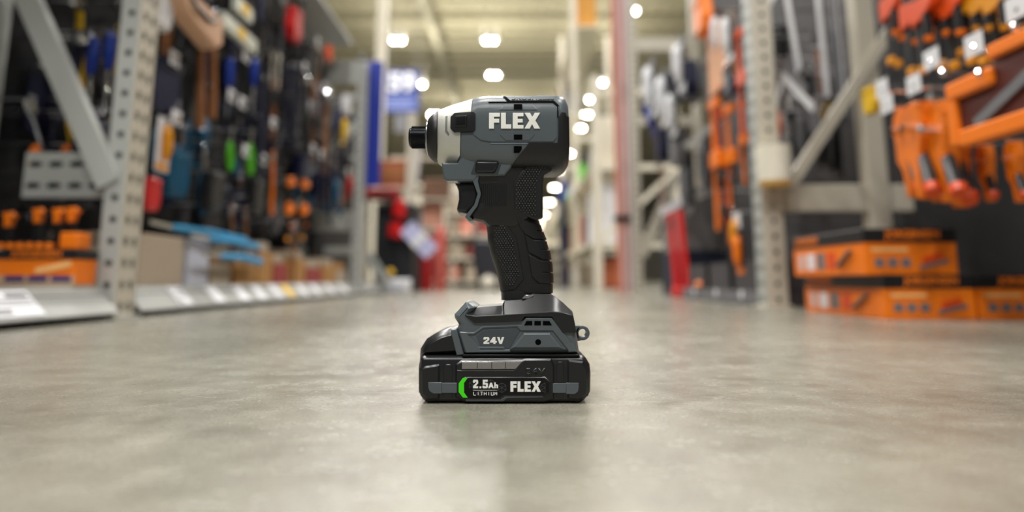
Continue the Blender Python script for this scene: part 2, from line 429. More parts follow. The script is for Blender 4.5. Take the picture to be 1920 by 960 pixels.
shelf(.9, 1.565, 'grey bottom shelf with sloping lip at the left edge, in front of the near frame')
shelf(1.66, 4.0, 'long grey bottom shelf with sloping lip and price labels beyond the near left frame')
shelf(4.1, 4.9, 'short pale bottom shelf below the blue panel')
# price labels on the lip
def lip_label(y, w_, mt, label, group=None, lines_=True):
    def q(a, t): return (-.944+.056*t+.0012, a, .0725-.0565*t+.0012)
    m = M(); m.add([q(y, .12), q(y+w_, .12), q(y+w_, .92), q(y, .92)]+[tuple(Vector(q(a, t))+Vector((.0006, 0, .0006))) for a, t in ((y, .12), (y+w_, .12), (y+w_, .92), (y, .92))],
        [(0,1,2,3),(4,5,6,7),(0,1,5,4),(1,2,6,5),(2,3,7,6),(3,0,4,7)], mt)
    o = m.build('price_label', None); centre(o); tag(o, label, 'label', group)
    if lines_:
        m = M()
        for t0, t1, f0, f1 in ((.2,.34,.06,.5),(.42,.47,.06,.9),(.56,.60,.06,.8),(.70,.84,.6,.92),(.2,.26,.62,.9)):
            f0, f1 = 1-f1, 1-f0
            off = Vector((.0009, 0, .0009)); m.add([tuple(Vector(q(y+w_*f, t))+off) for f, t in ((f0, t0), (f1, t0), (f1, t1), (f0, t1))], [(0,1,2,3)], GREYP)
        m.build('printing', None, o)
    return o
lip_label(1.195, .13, WHT, 'large white price label with grey print on the lip at the left edge')
lip_label(1.86, .07, WHT, 'white price label on the lip below the tan carton')
for k, (y, c) in enumerate([(2.08, 0), (2.28, 0), (2.44, 0), (2.62, 0), (2.76, 1), (2.95, 0), (3.15, 0), (3.4, 0), (3.65, 0)]):
    lip_label(y, .07, YEL if c else WHT, 'yellow price label on the long left lip' if c else 'small white price label farther along the long left lip', None if c else 'white price labels along the far left lip', False)

# ================================================================ goods prototypes (built once, copied)
PROTO = {}
CN = {'b': ('black', BLK), 'n': ('navy', NAVY), 'u': ('blue', BLUE), 't': ('teal', TEAL), 'y': ('yellow', YEL), 'o': ('orange', ORG), 'r': ('red', RED), 'g': ('lime green', GREEN),
      'w': ('wooden', WOOD), 'c': ('chrome', CHROME), 'a': ('amber', ORGY), 's': ('grey', GREYP), 'h': ('white', WHT), 'e': ('red orange', REDO)}
def proto(kind, c):
    if (kind, c) in PROTO: return PROTO[(kind, c)]
    col = CN[c][1]; P_ = []
    def part(n, m): P_.append((n, m.mesh(n)))
    if kind == 'hammer':
        m = M().tube([(0, -.062, -.012), (0, -.04, -.012), (0, .0, -.012), (0, .03, -.016), (0, .065, -.03)], [.015, .013, .014, .010, .003], 10, TOOLST); m.ball((.006, -.052, -.008), .019, CHROME, 12); part('head', m)  # chrome ball added to the head to give a lamp glint
        m = M().tube([(0, 0, 0), (0, 0, -.06), (0, 0, -.16), (0, 0, -.24), (0, 0, -.31)], [.009, .010, .012, .015, .014], 8, col); part('handle', m)
    elif kind == 'pliers':
        m = M().pillow([(-.012, -.06), (.012, -.06), (.014, -.02), (.004, .03), (-.004, .03), (-.014, -.02)], [(.002, -.006), (0, -.004), (0, .004), (.002, .006)], TOOLST, Matrix.Rotation(PI/2, 4, 'Z')); part('jaws', m)
        for s in (-1, 1):
            m = M().tube([(0, s*.006, -.05), (0, s*.022, -.09), (0, s*.024, -.14), (0, s*.012, -.19)], [.007, .009, .009, .007], 8, col); part('handle', m)
    elif kind == 'wrench':
        m = M().bar((0, 0, -.03), (0, 0, -.2), .018, .006, CHROME, up=(1, 0, 0))
        m.pillow([(-.02, 0), (-.012, .012), (-.006, -.004), (.006, -.004), (.012, .012), (.02, 0), (.012, -.035), (-.012, -.035)], [(0, -.004), (0, .004)], CHROME, Matrix.Rotation(PI/2, 4, 'Z')); part('wrench_body', m)
        m = M().tube([(0, 0, -.15), (0, 0, -.155), (0, 0, -.21), (0, 0, -.215)], [.008, .013, .014, .008], 8, col); part('grip', m)
    elif kind == 'screwdriver':
        part('handle', M().tube([(0, 0, 0), (0, 0, -.01), (0, 0, -.05), (0, 0, -.085), (0, 0, -.10)], [.008, .014, .015, .011, .007], 8, col)); part('shaft', M().tube([(0, 0, -.1), (0, 0, -.2)], .0035, 6, CHROME))
    elif kind == 'hatchet':
        part('blade', M().pillow([(-.05, .0), (-.06, -.07), (-.02, -.05), (.03, -.05), (.03, -.005), (-.02, -.012)], [(.004, -.006), (0, -.003), (0, .003), (.004, .006)], TOOLST, Matrix.Rotation(PI/2, 4, 'Z')))
        part('handle', M().tube([(0, 0, .012), (0, 0, -.08), (0, .004, -.2), (0, -.006, -.30), (0, .006, -.35)], [.011, .011, .011, .013, .016], 8, col, flat=.7))
    elif kind == 'carded_tool':
        part('backing_card', M().box((-.002, -.05, -.21), (.002, .05, 0), WHT if c in 'a' else BLK)); part('tool', M().tube([(.012, 0, -.03), (.014, 0, -.06), (.016, 0, -.13), (.012, 0, -.17)], [.012, .022, .020, .012], 8, col)); part('card_print', M().box((.002, -.045, -.205), (.003, .045, -.178), col))
    elif kind == 'pouch':
        part('pouch_body', M().pillow([(-.06, 0), (.06, 0), (.065, -.10), (.045, -.15), (-.045, -.15), (-.065, -.10)], [(.01, -.025), (0, -.015), (0, .015), (.01, .025)], col, Matrix.Rotation(PI/2, 4, 'Z'))); part('flap', M().box((.012, -.05, -.03), (.03, .05, .0), col, ch=.004))
    elif kind == 'pry_bar':
        part('bar', M().tube([(0, 0, 0), (0, 0, -.3), (0, .01, -.36), (0, .04, -.38)], [.010, .010, .009, .004], 6, col)); part('claw', M().tube([(0, 0, 0), (0, .02, .02), (0, .045, .01), (0, .055, -.02)], [.010, .009, .008, .004], 6, TOOLST))
    elif kind == 'hand_saw':
        part('blade', M().pillow([(-.05, -.10), (.045, -.10), (.02, -.40), (-.02, -.40)], [(0, -.001), (0, .001)], CHROME, Matrix.Rotation(PI/2, 4, 'Z'))); part('handle', M().pillow([(-.055, 0), (.03, 0), (.055, -.04), (.05, -.11), (-.05, -.11), (-.06, -.06)], [(.004, -.012), (0, -.008), (0, .008), (.004, .012)], col, Matrix.Rotation(PI/2, 4, 'Z')))
    elif kind == 'clamp':         # bar clamp hanging by its fixed jaw
        part('bar', M().box((-.004, -.012, -.42), (.004, .012, 0), BLK if c in 'oe' else TOOLST))
        part('fixed_jaw', M().pillow([(-.03, .01), (.02, .012), (.09, -.012), (.09, -.035), (.03, -.04), (-.03, -.06)], [(.003, -.013), (0, -.010), (0, .010), (.003, .013)], col, Matrix.Rotation(PI/2, 4, 'Z')))
        part('sliding_jaw', M().pillow([(-.03, -.17), (.03, -.17), (.095, -.19), (.095, -.215), (.03, -.25), (-.03, -.26)], [(.003, -.014), (0, -.011), (0, .011), (.003, .014)], col, Matrix.Rotation(PI/2, 4, 'Z')))
        part('handle', M().tube([(0, .05, -.215), (0, .05, -.32)], [.013, .016], 10, BLK)); part('handle_cap', M().tube([(0, .05, -.32), (0, .05, -.335)], [.018, .016], 10, ORG if c != 'a' else ORGY))
        part('end_cap', M().box((-.010, -.018, -.44), (.010, .018, -.41), ORGY if c != 'r' else RED, ch=.003))
    elif kind == 'long_clamp':
        part('bar', M().box((-.008, -.014, -.75), (.008, .014, 0), col)); part('fixed_jaw', M().box((-.02, -.02, -.06), (.02, .11, 0), col, ch=.005)); part('sliding_jaw', M().box((-.02, -.03, -.40), (.022, .12, -.30), col, ch=.006)); part('handle', M().tube([(0, .07, -.4), (0, .07, -.52)], [.014, .018], 8, BLK))
    elif kind == 'pistol_clamp':  # orange body, black grip with orange ends
        part('body', M().pillow([(-.045, 0), (.02, .005), (.045, -.02), (.04, -.14), (.012, -.17), (.0, -.24), (-.022, -.24), (-.03, -.12), (-.05, -.06)], [(.004, -.02), (0, -.014), (0, .014), (.004, .02)], ORG, Matrix.Rotation(PI/2, 4, 'Z')))
        part('grip', M().tube([(0, -.005, -.12), (-.02, -.085, -.215)], [.016, .017], 10, BLK)); part('grip_end', M().tube([(-.02, -.085, -.215), (-.024, -.098, -.230)], [.021, .017], 12, REDO)); part('screw', M().tube([(-.015, .0, -.06), (-.045, .0, -.06)], [.009, .012], 10, CHROME))
        part('trigger', M().box((-.012, .03, -.12), (.012, .042, -.05), BLK, ch=.003))
    elif kind == 'straightedge':
        part('rail', M().box((-.010, -.022, -.9), (.010, .022, 0), col, ch=.004)); part('end_cap', M().box((-.012, -.024, -.92), (.012, .024, -.9), BLK))
    elif kind == 'square':
        part('tongue', M().box((-.002, -.02, -.5), (.002, .025, 0), col)); part('blade', M().box((-.002, -.22, -.05), (.002, .025, 0), col))
    PROTO[(kind, c)] = P_; return P_
KN = {'hammer': 'claw hammer', 'pliers': 'pliers', 'wrench': 'wrench', 'screwdriver': 'screwdriver', 'hatchet': 'hatchet', 'carded_tool': 'carded tool', 'pouch': 'tool pouch', 'pry_bar': 'pry bar',
      'hand_saw': 'hand saw', 'clamp': 'bar clamp', 'long_clamp': 'long bar clamp', 'pistol_clamp': 'clamp', 'straightedge': 'straightedge', 'square': 'framing square'}
def hang(kind, c, X, Y, Z, label, group=None, yaw=0.0, roll=0.0, scale=1.0):
    if group is None:
        if X < 0: hook('L', X+.012, -1.33, Y, Z+.004, 'thin chrome hook holding a single tool on the left wall', 'single hooks of the left wall', None, .004)
        elif Y > 2.25: hook('R', X-.012, 1.32, Y, Z+.004, 'thin chrome hook holding goods in the second right bay', 'hooks of the second right bay', None, .004)
        else: hook('R', X-.012, 1.32, Y, Z+.004, 'thin chrome hook holding an orange tool in the near right bay', 'plain hooks of the near right bay', None, .004)
    parts = proto(kind, c); r = empty(kind, (X, Y, Z), label, KN[kind].split()[-1] if kind != 'pliers' else 'pliers', group)
    r.rotation_euler = (roll, 0, yaw); r.scale = (scale,)*3
    for n, me in parts:
        o = bpy.data.objects.new(n, me); COL.objects.link(o); o.parent = r
    return r
def hook(side, X0, X1, Y, Z, label, group, tagc=None, ball=.006):
    key = ('hook', round(abs(X1-X0), 2), tagc, side)
    if key not in PROTO:
        s = -1 if side == 'L' else 1; L = abs(X1-X0)   # local: tip at origin, runs back to the panel
        P_ = [('rod', M().tube([(0, 0, 0), (s*L, 0, 0)], .003, 6, CHROME).ball((0, 0, .004), ball, CHROME, 10).mesh('rod'))]  # chrome ball added at the tip to mirror the lamps as a glint
        if tagc: P_.append(('price_tag', M().box((-.002 if s > 0 else .001, -.026, -.012), (-.001 if s > 0 else .002, .026, .03), tagc).mesh('price_tag')))
        PROTO[key] = P_
    r = empty('display_hook', (X0, Y, Z), label, 'hook', group)
    for n, me in PROTO[key]:
        o = bpy.data.objects.new(n, me); COL.objects.link(o); o.parent = r
# ---------------------------------------------------------------- left tool wall
R_ = random.Random(11)
ROWS = [(1.38, 'topmost'), (1.20, 'second'), (1.02, 'third'), (.85, 'fourth'), (.68, 'fifth'), (.52, 'sixth'), (.37, 'lowest')]
def third(y): return 'near end' if y < 2.2 else 'middle' if y < 3.1 else 'far end'
def adj(k, c):
    n = CN[c][0]
    return {'hammer': n+'-handled', 'pliers': n+'-gripped', 'wrench': 'steel %s-gripped' % n, 'screwdriver': n+'-handled', 'hatchet': n+'-handled', 'hand_saw': n+'-handled'}.get(k, n)
def auto(kind, c, X, Y, Z, row, **kw):
    hang(kind, c, X, Y, Z, '%s %s, %s row of the left tool wall, %s' % (adj(kind, c), KN[kind], row, third(Y)), '%s %ss, %s row, %s' % (adj(kind, c), KN[kind], row, third(Y)), **kw)
SETS = {0: [('hammer', 'w'), ('hammer', 'b'), ('hatchet', 'n'), ('hammer', 'n'), ('hatchet', 'b')], 1: [('hammer', 'w'), ('hammer', 'n'), ('hammer', 'b'), ('wrench', 'b'), ('hatchet', 'b'), ('pouch', 'b')],
        2: [('hammer', 'w'), ('wrench', 'b'), ('pliers', 'b'), ('pry_bar', 'n'), ('hammer', 'b')], 3: [('wrench', 'b'), ('wrench', 's'), ('pliers', 'b'), ('pliers', 'n'), ('carded_tool', 'b')],
        4: [('pliers', 't'), ('pliers', 'b'), ('pouch', 'n'), ('wrench', 't'), ('carded_tool', 't')], 5: [('screwdriver', 'b'), ('pliers', 'n'), ('carded_tool', 'b'), ('hatchet', 'w'), ('pliers', 's')],
        6: [('pouch', 'b'), ('hatchet', 'w'), ('carded_tool', 'n'), ('pliers', 'y'), ('hatchet', 'b')]}
OCC = []
# the part seen through the near frame and at the left edge
for (px, py, X, kind, c, lab, rl) in [
    (95, 20, -1.12, 'hammer', 'b', 'black-handled claw hammer high behind the near left brace', .5), (150, 5, -1.2, 'hammer', 'y', 'yellow-handled claw hammer high behind the brace', .2),
    (215, -25, -1.0, 'hatchet', 'y', 'yellow-handled hatchet at the top left beside the near post', .1), (160, 62, -1.1, 'screwdriver', 'u', 'blue screwdriver behind the near left brace', 0),
    (210, 62, -1.05, 'screwdriver', 'u', 'blue screwdriver nearest the near left post', 0), (130, 65, -1.14, 'screwdriver', 'n', 'navy screwdriver behind the brace', 0), (184, 60, -1.14, 'screwdriver', 'b', 'black screwdriver between two blue ones', 0),
    (70, 100, -1.15, 'pliers', 'y', 'yellow-gripped pliers left of the brace', .3), (110, 110, -1.23, 'pliers', 'n', 'navy-gripped pliers just left of the brace', .2), (40, 90, -1.2, 'hammer', 'n', 'navy-handled hammer at the left edge', .2),
    (55, 190, -1.12, 'wrench', 'b', 'steel wrench slanting low at the left edge', .8), (95, 165, -1.12, 'wrench', 's', 'grey-gripped wrench left of the brace', .5), (90, 150, -1.24, 'pouch', 'n', 'navy pouch hanging behind the brace', 0),
    (125, 200, -1.08, 'pouch', 'n', 'large navy pouch low behind the brace', 0), (50, 268, -1.22, 'screwdriver', 'o', 'orange screwdriver above the slotted panel at left', 0), (105, 266, -1.14, 'screwdriver', 'o', 'orange screwdriver above the middle of the slotted panel', 0),
    (188, 210, -1.1, 'pliers', 'b', 'black-gripped pliers right of the brace', 0), (150, 120, -1.26, 'pouch', 'b', 'black pouch high behind the brace', 0), (190, 140, -1.26, 'carded_tool', 'b', 'black carded tool right of the brace', 0)]:
    Y, Z = on_x(px, py, X)
    if Yf-.02 < Y < Yf+.12: Y = Yf+.14
    hang(kind, c, X, Y, Z, lab, roll=rl, yaw=.2); OCC.append((X, Y, Z, .2))
Y, Z = on_x(180, 185, -1.0); hook('L', -1.0, -1.33, max(Y, Yf+.13), Z, 'chrome hook with white tag right of the near left brace', None, WHT)
# a few goods on the panel beyond the far frame
rq = random.Random(5)
for k in range(22):
    kind, c = rq.choice([('pry_bar', 'n'), ('hammer', 'b'), ('pouch', 'n'), ('hatchet', 'w'), ('carded_tool', 'b'), ('pouch', 'b'), ('carded_tool', 'r'), ('pliers', 'u')])
    Y = 4.25+.15*(k % 11)+.02*(k//11); Z = (1.32, .88)[k//11]
    hang(kind, c, -1.24, Y, Z, '%s %s on the dark panel beyond the far left frame, %s row' % (adj(kind, c), KN[kind], ['upper', 'lower'][k//11]), '%s %ss beyond the far left frame, %s' % (adj(kind, c), KN[kind], ['upper', 'lower'][k//11]))
    hook('L', -1.225, -1.33, Y, Z+.004, 'short chrome hook on the dark panel beyond the far left frame', 'short hooks beyond the far left frame', None, .004)
# marked accents of the wall
for (px, py, X, kind, c, lab, rl, sc_) in [
    (300, -30, -.93, 'pouch', 'h', 'white pouch at the top beside the near left post', 0, .8),
    (378, 48, -.95, 'hammer', 'w', 'wooden-handled claw hammer with the brightest handle, right of the tan pouch', .12, 1.0), (402, 40, -.95, 'hammer', 'w', 'wooden-handled claw hammer, second to the right of the tan pouch', .10, 1.0),
    (310, 222, -.96, 'carded_tool', 'a', 'white carded tool with amber mark beside the near left post', 0, .7), (432, 110, -.95, 'screwdriver', 'u', 'bright blue screwdriver high on the left wall', 0, 1), (478, 112, -.95, 'screwdriver', 'u', 'bright blue screwdriver right of another high on the left wall', 0, 1),
    (432, 245, -.95, 'pliers', 'g', 'lime green pliers, nearer of the pair', .15, .7), (470, 248, -.95, 'pliers', 'g', 'lime green pliers, farther of the pair', .15, .8),
    (300, 200, -.98, 'pliers', 't', 'teal pliers behind the amber carded tool', .1, 1), (340, 240, -.98, 'pliers', 't', 'teal pliers left of the green pairs', .1, 1), (380, 290, -.98, 'pliers', 't', 'teal pliers lowest of the teal ones', .2, 1), (330, 285, -1.0, 'pouch', 't', 'dark teal pouch low beside the near left post', 0, .9),
    (512, 285, -.95, 'hatchet', 'o', 'orange hatchet hanging in the middle of the left wall', .1, .7), (545, 335, -.95, 'clamp', 'o', 'orange clamp low in the left wall, nearer of two', 0, .6), (572, 340, -.95, 'clamp', 'o', 'orange clamp low in the left wall, farther of two', 0, .6),
    (283, 335, -.93, 'pouch', 'r', 'red bag hanging behind the near left post', 0, .55), (435, 385, -.95, 'hatchet', 'w', 'short wooden-handled hatchet low above the kraft boxes', .15, .55), (462, 392, -.95, 'hatchet', 'w', 'wooden-handled hatchet low above the kraft boxes, farther one', .1, .55),
    (552, 415, -.95, 'hatchet', 'w', 'wooden-handled hatchet lowest toward the far frame', .1, .9), (617, 88, -.97, 'pouch', 'e', 'red orange bag on top of the far end of the tool wall', 0, .5), (552, 20, -.95, 'pouch', 'r', 'dark red bag at the top of the tool wall', 0, .9),
    (642, 215, -.93, 'carded_tool', 'y', 'yellow carded tool beside the far left frame', .1, .8), (650, 180, -.93, 'pouch', 'h', 'white pouch above the yellow carded tool', 0, .7), (490, 150, -.95, 'pry_bar', 'n', 'navy pry bar in the middle of the left wall', .1, 1), (600, 260, -.97, 'pry_bar', 'n', 'navy pry bar left of the far brace', .1, 1), (620, 290, -.97, 'pry_bar', 'n', 'navy pry bar below the far brace', .1, 1),
    (480, 340, -.94, 'pouch', 'b', 'black pouch low in the middle of the left wall', 0, .8), (400, 325, -.95, 'pouch', 'b', 'black pouch low left of the wooden hatchets', 0, .8)]:
    Y, Z = on_x(px, py, X); hang(kind, c, X, Y, Z, lab, roll=rl, scale=sc_); OCC.append((X, Y, Z, {'hammer': .32, 'pry_bar': .38, 'hatchet': .36*sc_}.get(kind, .2*sc_)))
def free(X, Y, Z, L):
    return all(abs(Y-y) > .08 or abs(X-x) > .07 or Z-L > z-.03 or z-l > Z-.03 for x, y, z, l in OCC)
LEN = {'hammer': .32, 'pliers': .2, 'wrench': .22, 'screwdriver': .2, 'hatchet': .36, 'carded_tool': .21, 'pouch': .15, 'pry_bar': .38}
for ri, (z, row) in enumerate(ROWS):
    y = 1.74+.04*(ri % 2)
    while y < 3.93:
        front = y < (3.15 if z > 1.15 or z < .6 else 3.93)
        put = False
        for X in ((-.985, -1.08, -1.18) if front else (-1.12, -1.2)):
            kind, c = R_.choice(SETS[ri]); zz = z+R_.uniform(-.03, .02)
            if X < -1.15: kind, c = R_.choice([('pouch', 'b'), ('carded_tool', 'b'), ('wrench', 's'), ('hammer', 'b'), ('carded_tool', 'n')])
            if free(X, y, zz, LEN[kind]) and zz-LEN[kind] > .2:
                auto(kind, c, X+R_.uniform(-.01, .01), y, zz, row, yaw=R_.uniform(-.25, .25), roll=R_.uniform(-.06, .06)); OCC.append((X, y, zz, LEN[kind])); put = True
        if put and front:
            tg = WHT if R_.random() < .3 else None
            hook('L', -.945, -1.33, y, z+.005, '%s chrome hook, %s row of left tool wall, %s' % ('white-tagged' if tg else 'bare', row, third(y)), '%s hooks, %s row, %s' % ('tagged' if tg else 'bare', row, third(y)), tg, R_.choice((.006, .010, .014)))
        y += R_.uniform(.065, .095)
# tan leather pouch on the front of the near post
r = empty('leather_pouch', (-.885, 1.80, .75), 'large tan leather pouch hanging beside the top of the near left post', 'pouch')
M().pillow([(1.70, .74), (1.96, .74), (1.965, .655), (1.93, .632), (1.80, .655), (1.74, .67), (1.70, .70)], [(.008, -.03), (0, -.02), (0, .02), (.008, .03)], TANC, Matrix.Translation((-.905, 0, .125)) @ Matrix.Rotation(PI/2, 4, 'Z') @ Matrix.Scale(-1, 4, (0, 1, 0))).build('pouch_body', None, r)
M().tube([(-.88, 1.73, .865), (-.866, 1.76, .825), (-.87, 1.86, .82), (-.88, 1.93, .845)], .006, 6, BLK).build('strap', None, r)
# long chrome levels catching the light near the top
for i, (px0, py0, px1, py1) in enumerate([(415, 32, 480, 32), (440, 2, 470, -5)]):
    X = -.94; Ya, Za = on_x(px0, py0, X); Yb, Zb = on_x(px1, py0, X)
    r = empty('spirit_level', (X, (Ya+Yb)/2, Za), ['bright metal spirit level lying along the upper left wall', 'bright metal spirit level highest on the left wall'][i], 'level')
    M().box((X-.012, Ya, Za-.03), (X+.012, Yb, Za+.02), mat('bright_alloy', (225, 228, 215), .3, .3), ch=.003).build('level_rail', None, r)
    M().box((X+.010, (Ya+Yb)/2-.03, Za-.02), (X+.014, (Ya+Yb)/2+.03, Za+.012), YEL).build('vial', None, r)
# ---------------------------------------------------------------- goods on the left bottom shelves
def carton(name, lo, hi, mt, label, cat='box', group=None, tape=None, sub=None):
    r = empty(name, ((lo[0]+hi[0])/2, (lo[1]+hi[1])/2, lo[2]), label, cat, group)
    M().box(lo, hi, mt, ch=.002).build('carton_body', None, r)
    if tape: M().box((lo[0]+.002, lo[1]+.002, hi[2]), (hi[0]-.002, hi[1]-.002, hi[2]+.002), tape).build('lid', None, r)
    return r
SH = .067
carton('carton', (-1.16, 1.70, SH), (-.955, 1.985, .205), CARD, 'large plain tan carton on the long left shelf, nearest the post', tape=CARD)
carton('carton', (-1.12, 2.01, SH), (-.955, 2.15, .205), PALE, 'pale grey-white carton beside the large tan one', tape=PALE)
carton('carton', (-1.12, 2.17, SH), (-.955, 2.32, .135), CARD, 'small tan carton beyond the pale one', tape=CARD)
M_ = [((2.36, 2.55), .165, KRAFT, 'kraft carton, nearest of the brown ones'), ((2.57, 2.72), .19, KRAFT, 'taller kraft carton in the middle of the left shelf'), ((2.74, 2.9), .15, RED, 'red carton on the left shelf, nearer of two'), ((2.93, 3.15), .175, KRAFT, 'kraft carton between the two red ones'),
      ((3.17, 3.42), .14, RED, 'red carton on the left shelf, farther of two'), ((3.45, 3.68), .155, KRAFT, 'kraft carton near the far left frame'), ((3.7, 3.92), .14, CARD, 'tan carton right beside the far left frame')]
for (a, b), h, mt, lab in M_:
    if mt is RED: mt = mat('dull_red_card', (156, 62, 58), .7)
    carton('carton', (-1.10, a, SH), (-.955, b, h), mt, lab)
    r_ = carton('carton', (-1.10, a+.01, h+.003), (-.965, b-.03, h+.04), CARD if mt is not CARD else KRAFT, 'small box on the '+lab)
for i, (y0, y1, z, x) in enumerate([(1.9, 2.42, .232, -.955), (2.1, 2.5, .212, -.94), (2.16, 2.5, .16, -.925)]):
    r = empty('blue_pipe_clamp', (x, y0, z), ['cyan tool handle lying on top of the cartons, uppermost', 'cyan tool handle on the cartons, middle one', 'cyan tool handle lowest, in front of the small carton'][i], 'tool')
    M().tube([(x, y0, z), (x, (y0+y1)/2, z+.002), (x, y1, z-.008)], [.010, .012, .014], 10, CYAN).build('handle', None, r)
    M().tube([(x, y0-.12, z+.006), (x, y0, z)], [.006, .008], 8, CHROME).build('shaft', None, r)
# left edge: orange box with clamps on it
def orange_box(name, X0, X1, Y0, Y1, z0, z1, label, lid=.30, text='JORGENSEN', full=True, group=None):
    r = empty(name, ((X0+X1)/2, (Y0+Y1)/2, z0), label, 'box', group); h = z1-z0; zl = z1-h*lid
    M().box((X0, Y0, z0), (X1, Y1, zl), ORG, ch=.0015).build('carton_body', None, r)
    M().box((X0-.002, Y0-.003, zl), (X1+.002, Y1+.002, z1), BLK, ch=.002).build('lid', None, r)
    w_ = X1-X0
    def ltr(txt, xa, xb, za, zb, mt, face='y', nm='lettering'):
        cu = bpy.data.curves.new('t', 'FONT'); cu.body = txt; cu.offset = .03; cu.resolution_u = 2
        o = bpy.data.objects.new('t', cu); COL.objects.link(o); dg = bpy.context.evaluated_depsgraph_get(); dg.update()
        me = bpy.data.meshes.new_from_object(o.evaluated_get(dg)); bpy.data.objects.remove(o)
        xs = [v.co.x for v in me.vertices]; ys = [v.co.y for v in me.vertices]; off = worldloc(r)
        for v in me.vertices:
            a = xa+(v.co.x-min(xs))/(max(xs)-min(xs))*(xb-xa); c = za+(v.co.y-min(ys))/(max(ys)-min(ys))*(zb-za)
            v.co = Vector((a, Y0-.0036, c))-off if face == 'y' else Vector((X0-.0026, a, c))-off
        me.materials.clear(); me.materials.append(mt); link(nm, me, r)
    ltr(text, X0+w_*.22, X0+w_*.82, zl+h*lid*.12, z1-h*lid*.12, ORG)
    if full:
        D = Y1-Y0
        ltr(text, Y1-.02, Y1-.02-D*.36, zl+h*lid*.12, z1-h*lid*.12, ORG, 'x')
        for k in range(3):        # round-cornered spec marks on the front
            xa = X0+w_*(.10+.145*k); M().box((xa, Y0-.0012, z0+h*.17), (xa+w_*.10, Y0, z0+h*.36), GREYP).build('spec_mark', None, r)
        M().box((X0+w_*.07, Y0-.001, z0+h*.50), (X0+w_*.47, Y0, z0+h*.58), mat('pale_orange', (250, 190, 120), .5)).build('print_band', None, r)
        M().bar((X0+w_*.58, Y0-.001, z0+h*.16), (X0+w_*.90, Y0-.001, z0+h*.30), .008, .002, GREYP, up=(0, 1, 0)).build('clamp_picture', None, r)
        M().bar((X0+w_*.62, Y0-.0012, z0+h*.30), (X0+w_*.84, Y0-.0012, z0+h*.42), .014, .002, REDO, up=(0, 1, 0)).build('clamp_picture', None, r)
        for k in range(4):
            ya = Y1-.03-D*.15*k; M().box((X0-.001, ya-D*.11, z0+h*.14), (X0, ya, z0+h*.55), [mat('picture_pale', (216, 180, 170), .5), WHT, GREYP, REDO][k]).build('side_picture', None, r)
        M().bar((X0-.001, Y1-.03-D*.60, z0+h*.2), (X0-.001, Y1-.03-D*.78, z0+h*.55), .003, .02, GREYP, up=(1, 0, 0)).build('side_picture', None, r)
    return r
ob = orange_box('clamp_carton', -1.125, -.945, 1.485, 1.558, .078, .152, 'orange carton with blue foot band at the left edge, clamps on it', .28, full=False)
M().box((-1.125, 1.4838, .078), (-.945, 1.4848, .096), mat('carton_foot', (190, 160, 130), .6)).build('foot_band', None, ob)
for k in range(3): M().box((-1.095+.05*k, 1.483, .084), (-1.053+.05*k, 1.4838, .096), mat('print_navy', (24, 40, 110), .5)).build('foot_band_print', None, ob)
M().bar((-1.03, 1.483, .106), (-.955, 1.483, .122), .012, .001, mat('pale_orange', (250, 190, 120), .5), up=(0, 1, 0)).build('clamp_picture', None, ob)
r = empty('spacer_tray', (-1.03, 1.52, .067), 'low tan tray under the orange carton at the left edge', 'tray')
M().box((-1.135, 1.475, .067), (-.94, 1.56, .0765), CARD).build('tray_body', None, r); M().box((-1.135, 1.473, .067), (-.94, 1.4748, .0772), CARD).build('tray_front', None, r)
slab('orange_card_sleeve', (-.998, 1.50, .153), (-.958, 1.55, .190), ORG, 'small upright orange box on the orange carton at the left', 'box', ch=.003)
for k in range(6):
    x = -1.115+.021*k
    r = empty('hand_clamp', (x, 1.49, .153), 'small black and orange clamp in the row on the left orange carton', 'clamp', 'small clamps lying in a row on the left orange carton')
    M().bar((x, 1.485, .160), (x+.004, 1.552, .172), .012, .012, BLK).build('clamp_bar', None, r); M().box((x-.005, 1.481, .1535), (x+.007, 1.497, .166), ORG, ch=.002).build('jaw', None, r)
for k, (px, py, l) in enumerate([(20, 405, 'leftmost'), (75, 398, 'second'), (112, 398, 'third'), (138, 396, 'rightmost')]):
    x, z = at(px, py, 1.53)
    r = empty('trigger_clamp', (x, 1.53, z-.02), 'orange and black clamp standing on the left carton pile, %s of four' % l, 'clamp')
    M().pillow([(x-.014, z+.006), (x+.009, z+.009), (x+.014, z), (x+.006, z-.008), (x+.003, z-.024), (x-.007, z-.026), (x-.009, z-.005)], [(.002, 1.52), (0, 1.523), (0, 1.54), (.002, 1.543)], ORG).build('body', None, r)
    M().bar((x-.045, 1.535, z+.004), (x-.018, 1.535, z+.006), .014, .018, BLK).build('grip', None, r); M().bar((x-.002, 1.535, z+.012), (x+.032, 1.535, z+.018), .014, .016, BLK).build('bar', None, r); M().bar((x-.002, 1.532, z-.024), (x+.001, 1.532, .153), .012, .014, BLK).build('foot', None, r)
r = empty('white_carton', (-1.18, 1.5, .067), 'rounded white box cut by the left edge of the picture', 'box')
M().box((-1.25, 1.44, .067), (-1.133, 1.55, .155), WHT, ch=.012).build('carton_body', None, r)
slab('grey_tray', (-1.32, 1.74, .067), (-1.0, 1.84, .16), PALE, None, None) if False else None
# blue end panel
r = empty('blue_end_panel', (-.86, 4.16, 0.5), 'tall royal blue end panel right of the far left frame', 'panel')
xa, zt = at(690, 116, 4.16); xb, zb = at(712, 350, 4.16)
M().box((xa-.01, 4.14, zb), (xb, 4.165, zt), BANNER, ch=.004).build('panel_sheet', None, r)
M().box((xa-.03, 4.10, zb-.02), (xa-.012, 4.16, zt+.03), STEEL).build('panel_rail', None, r)
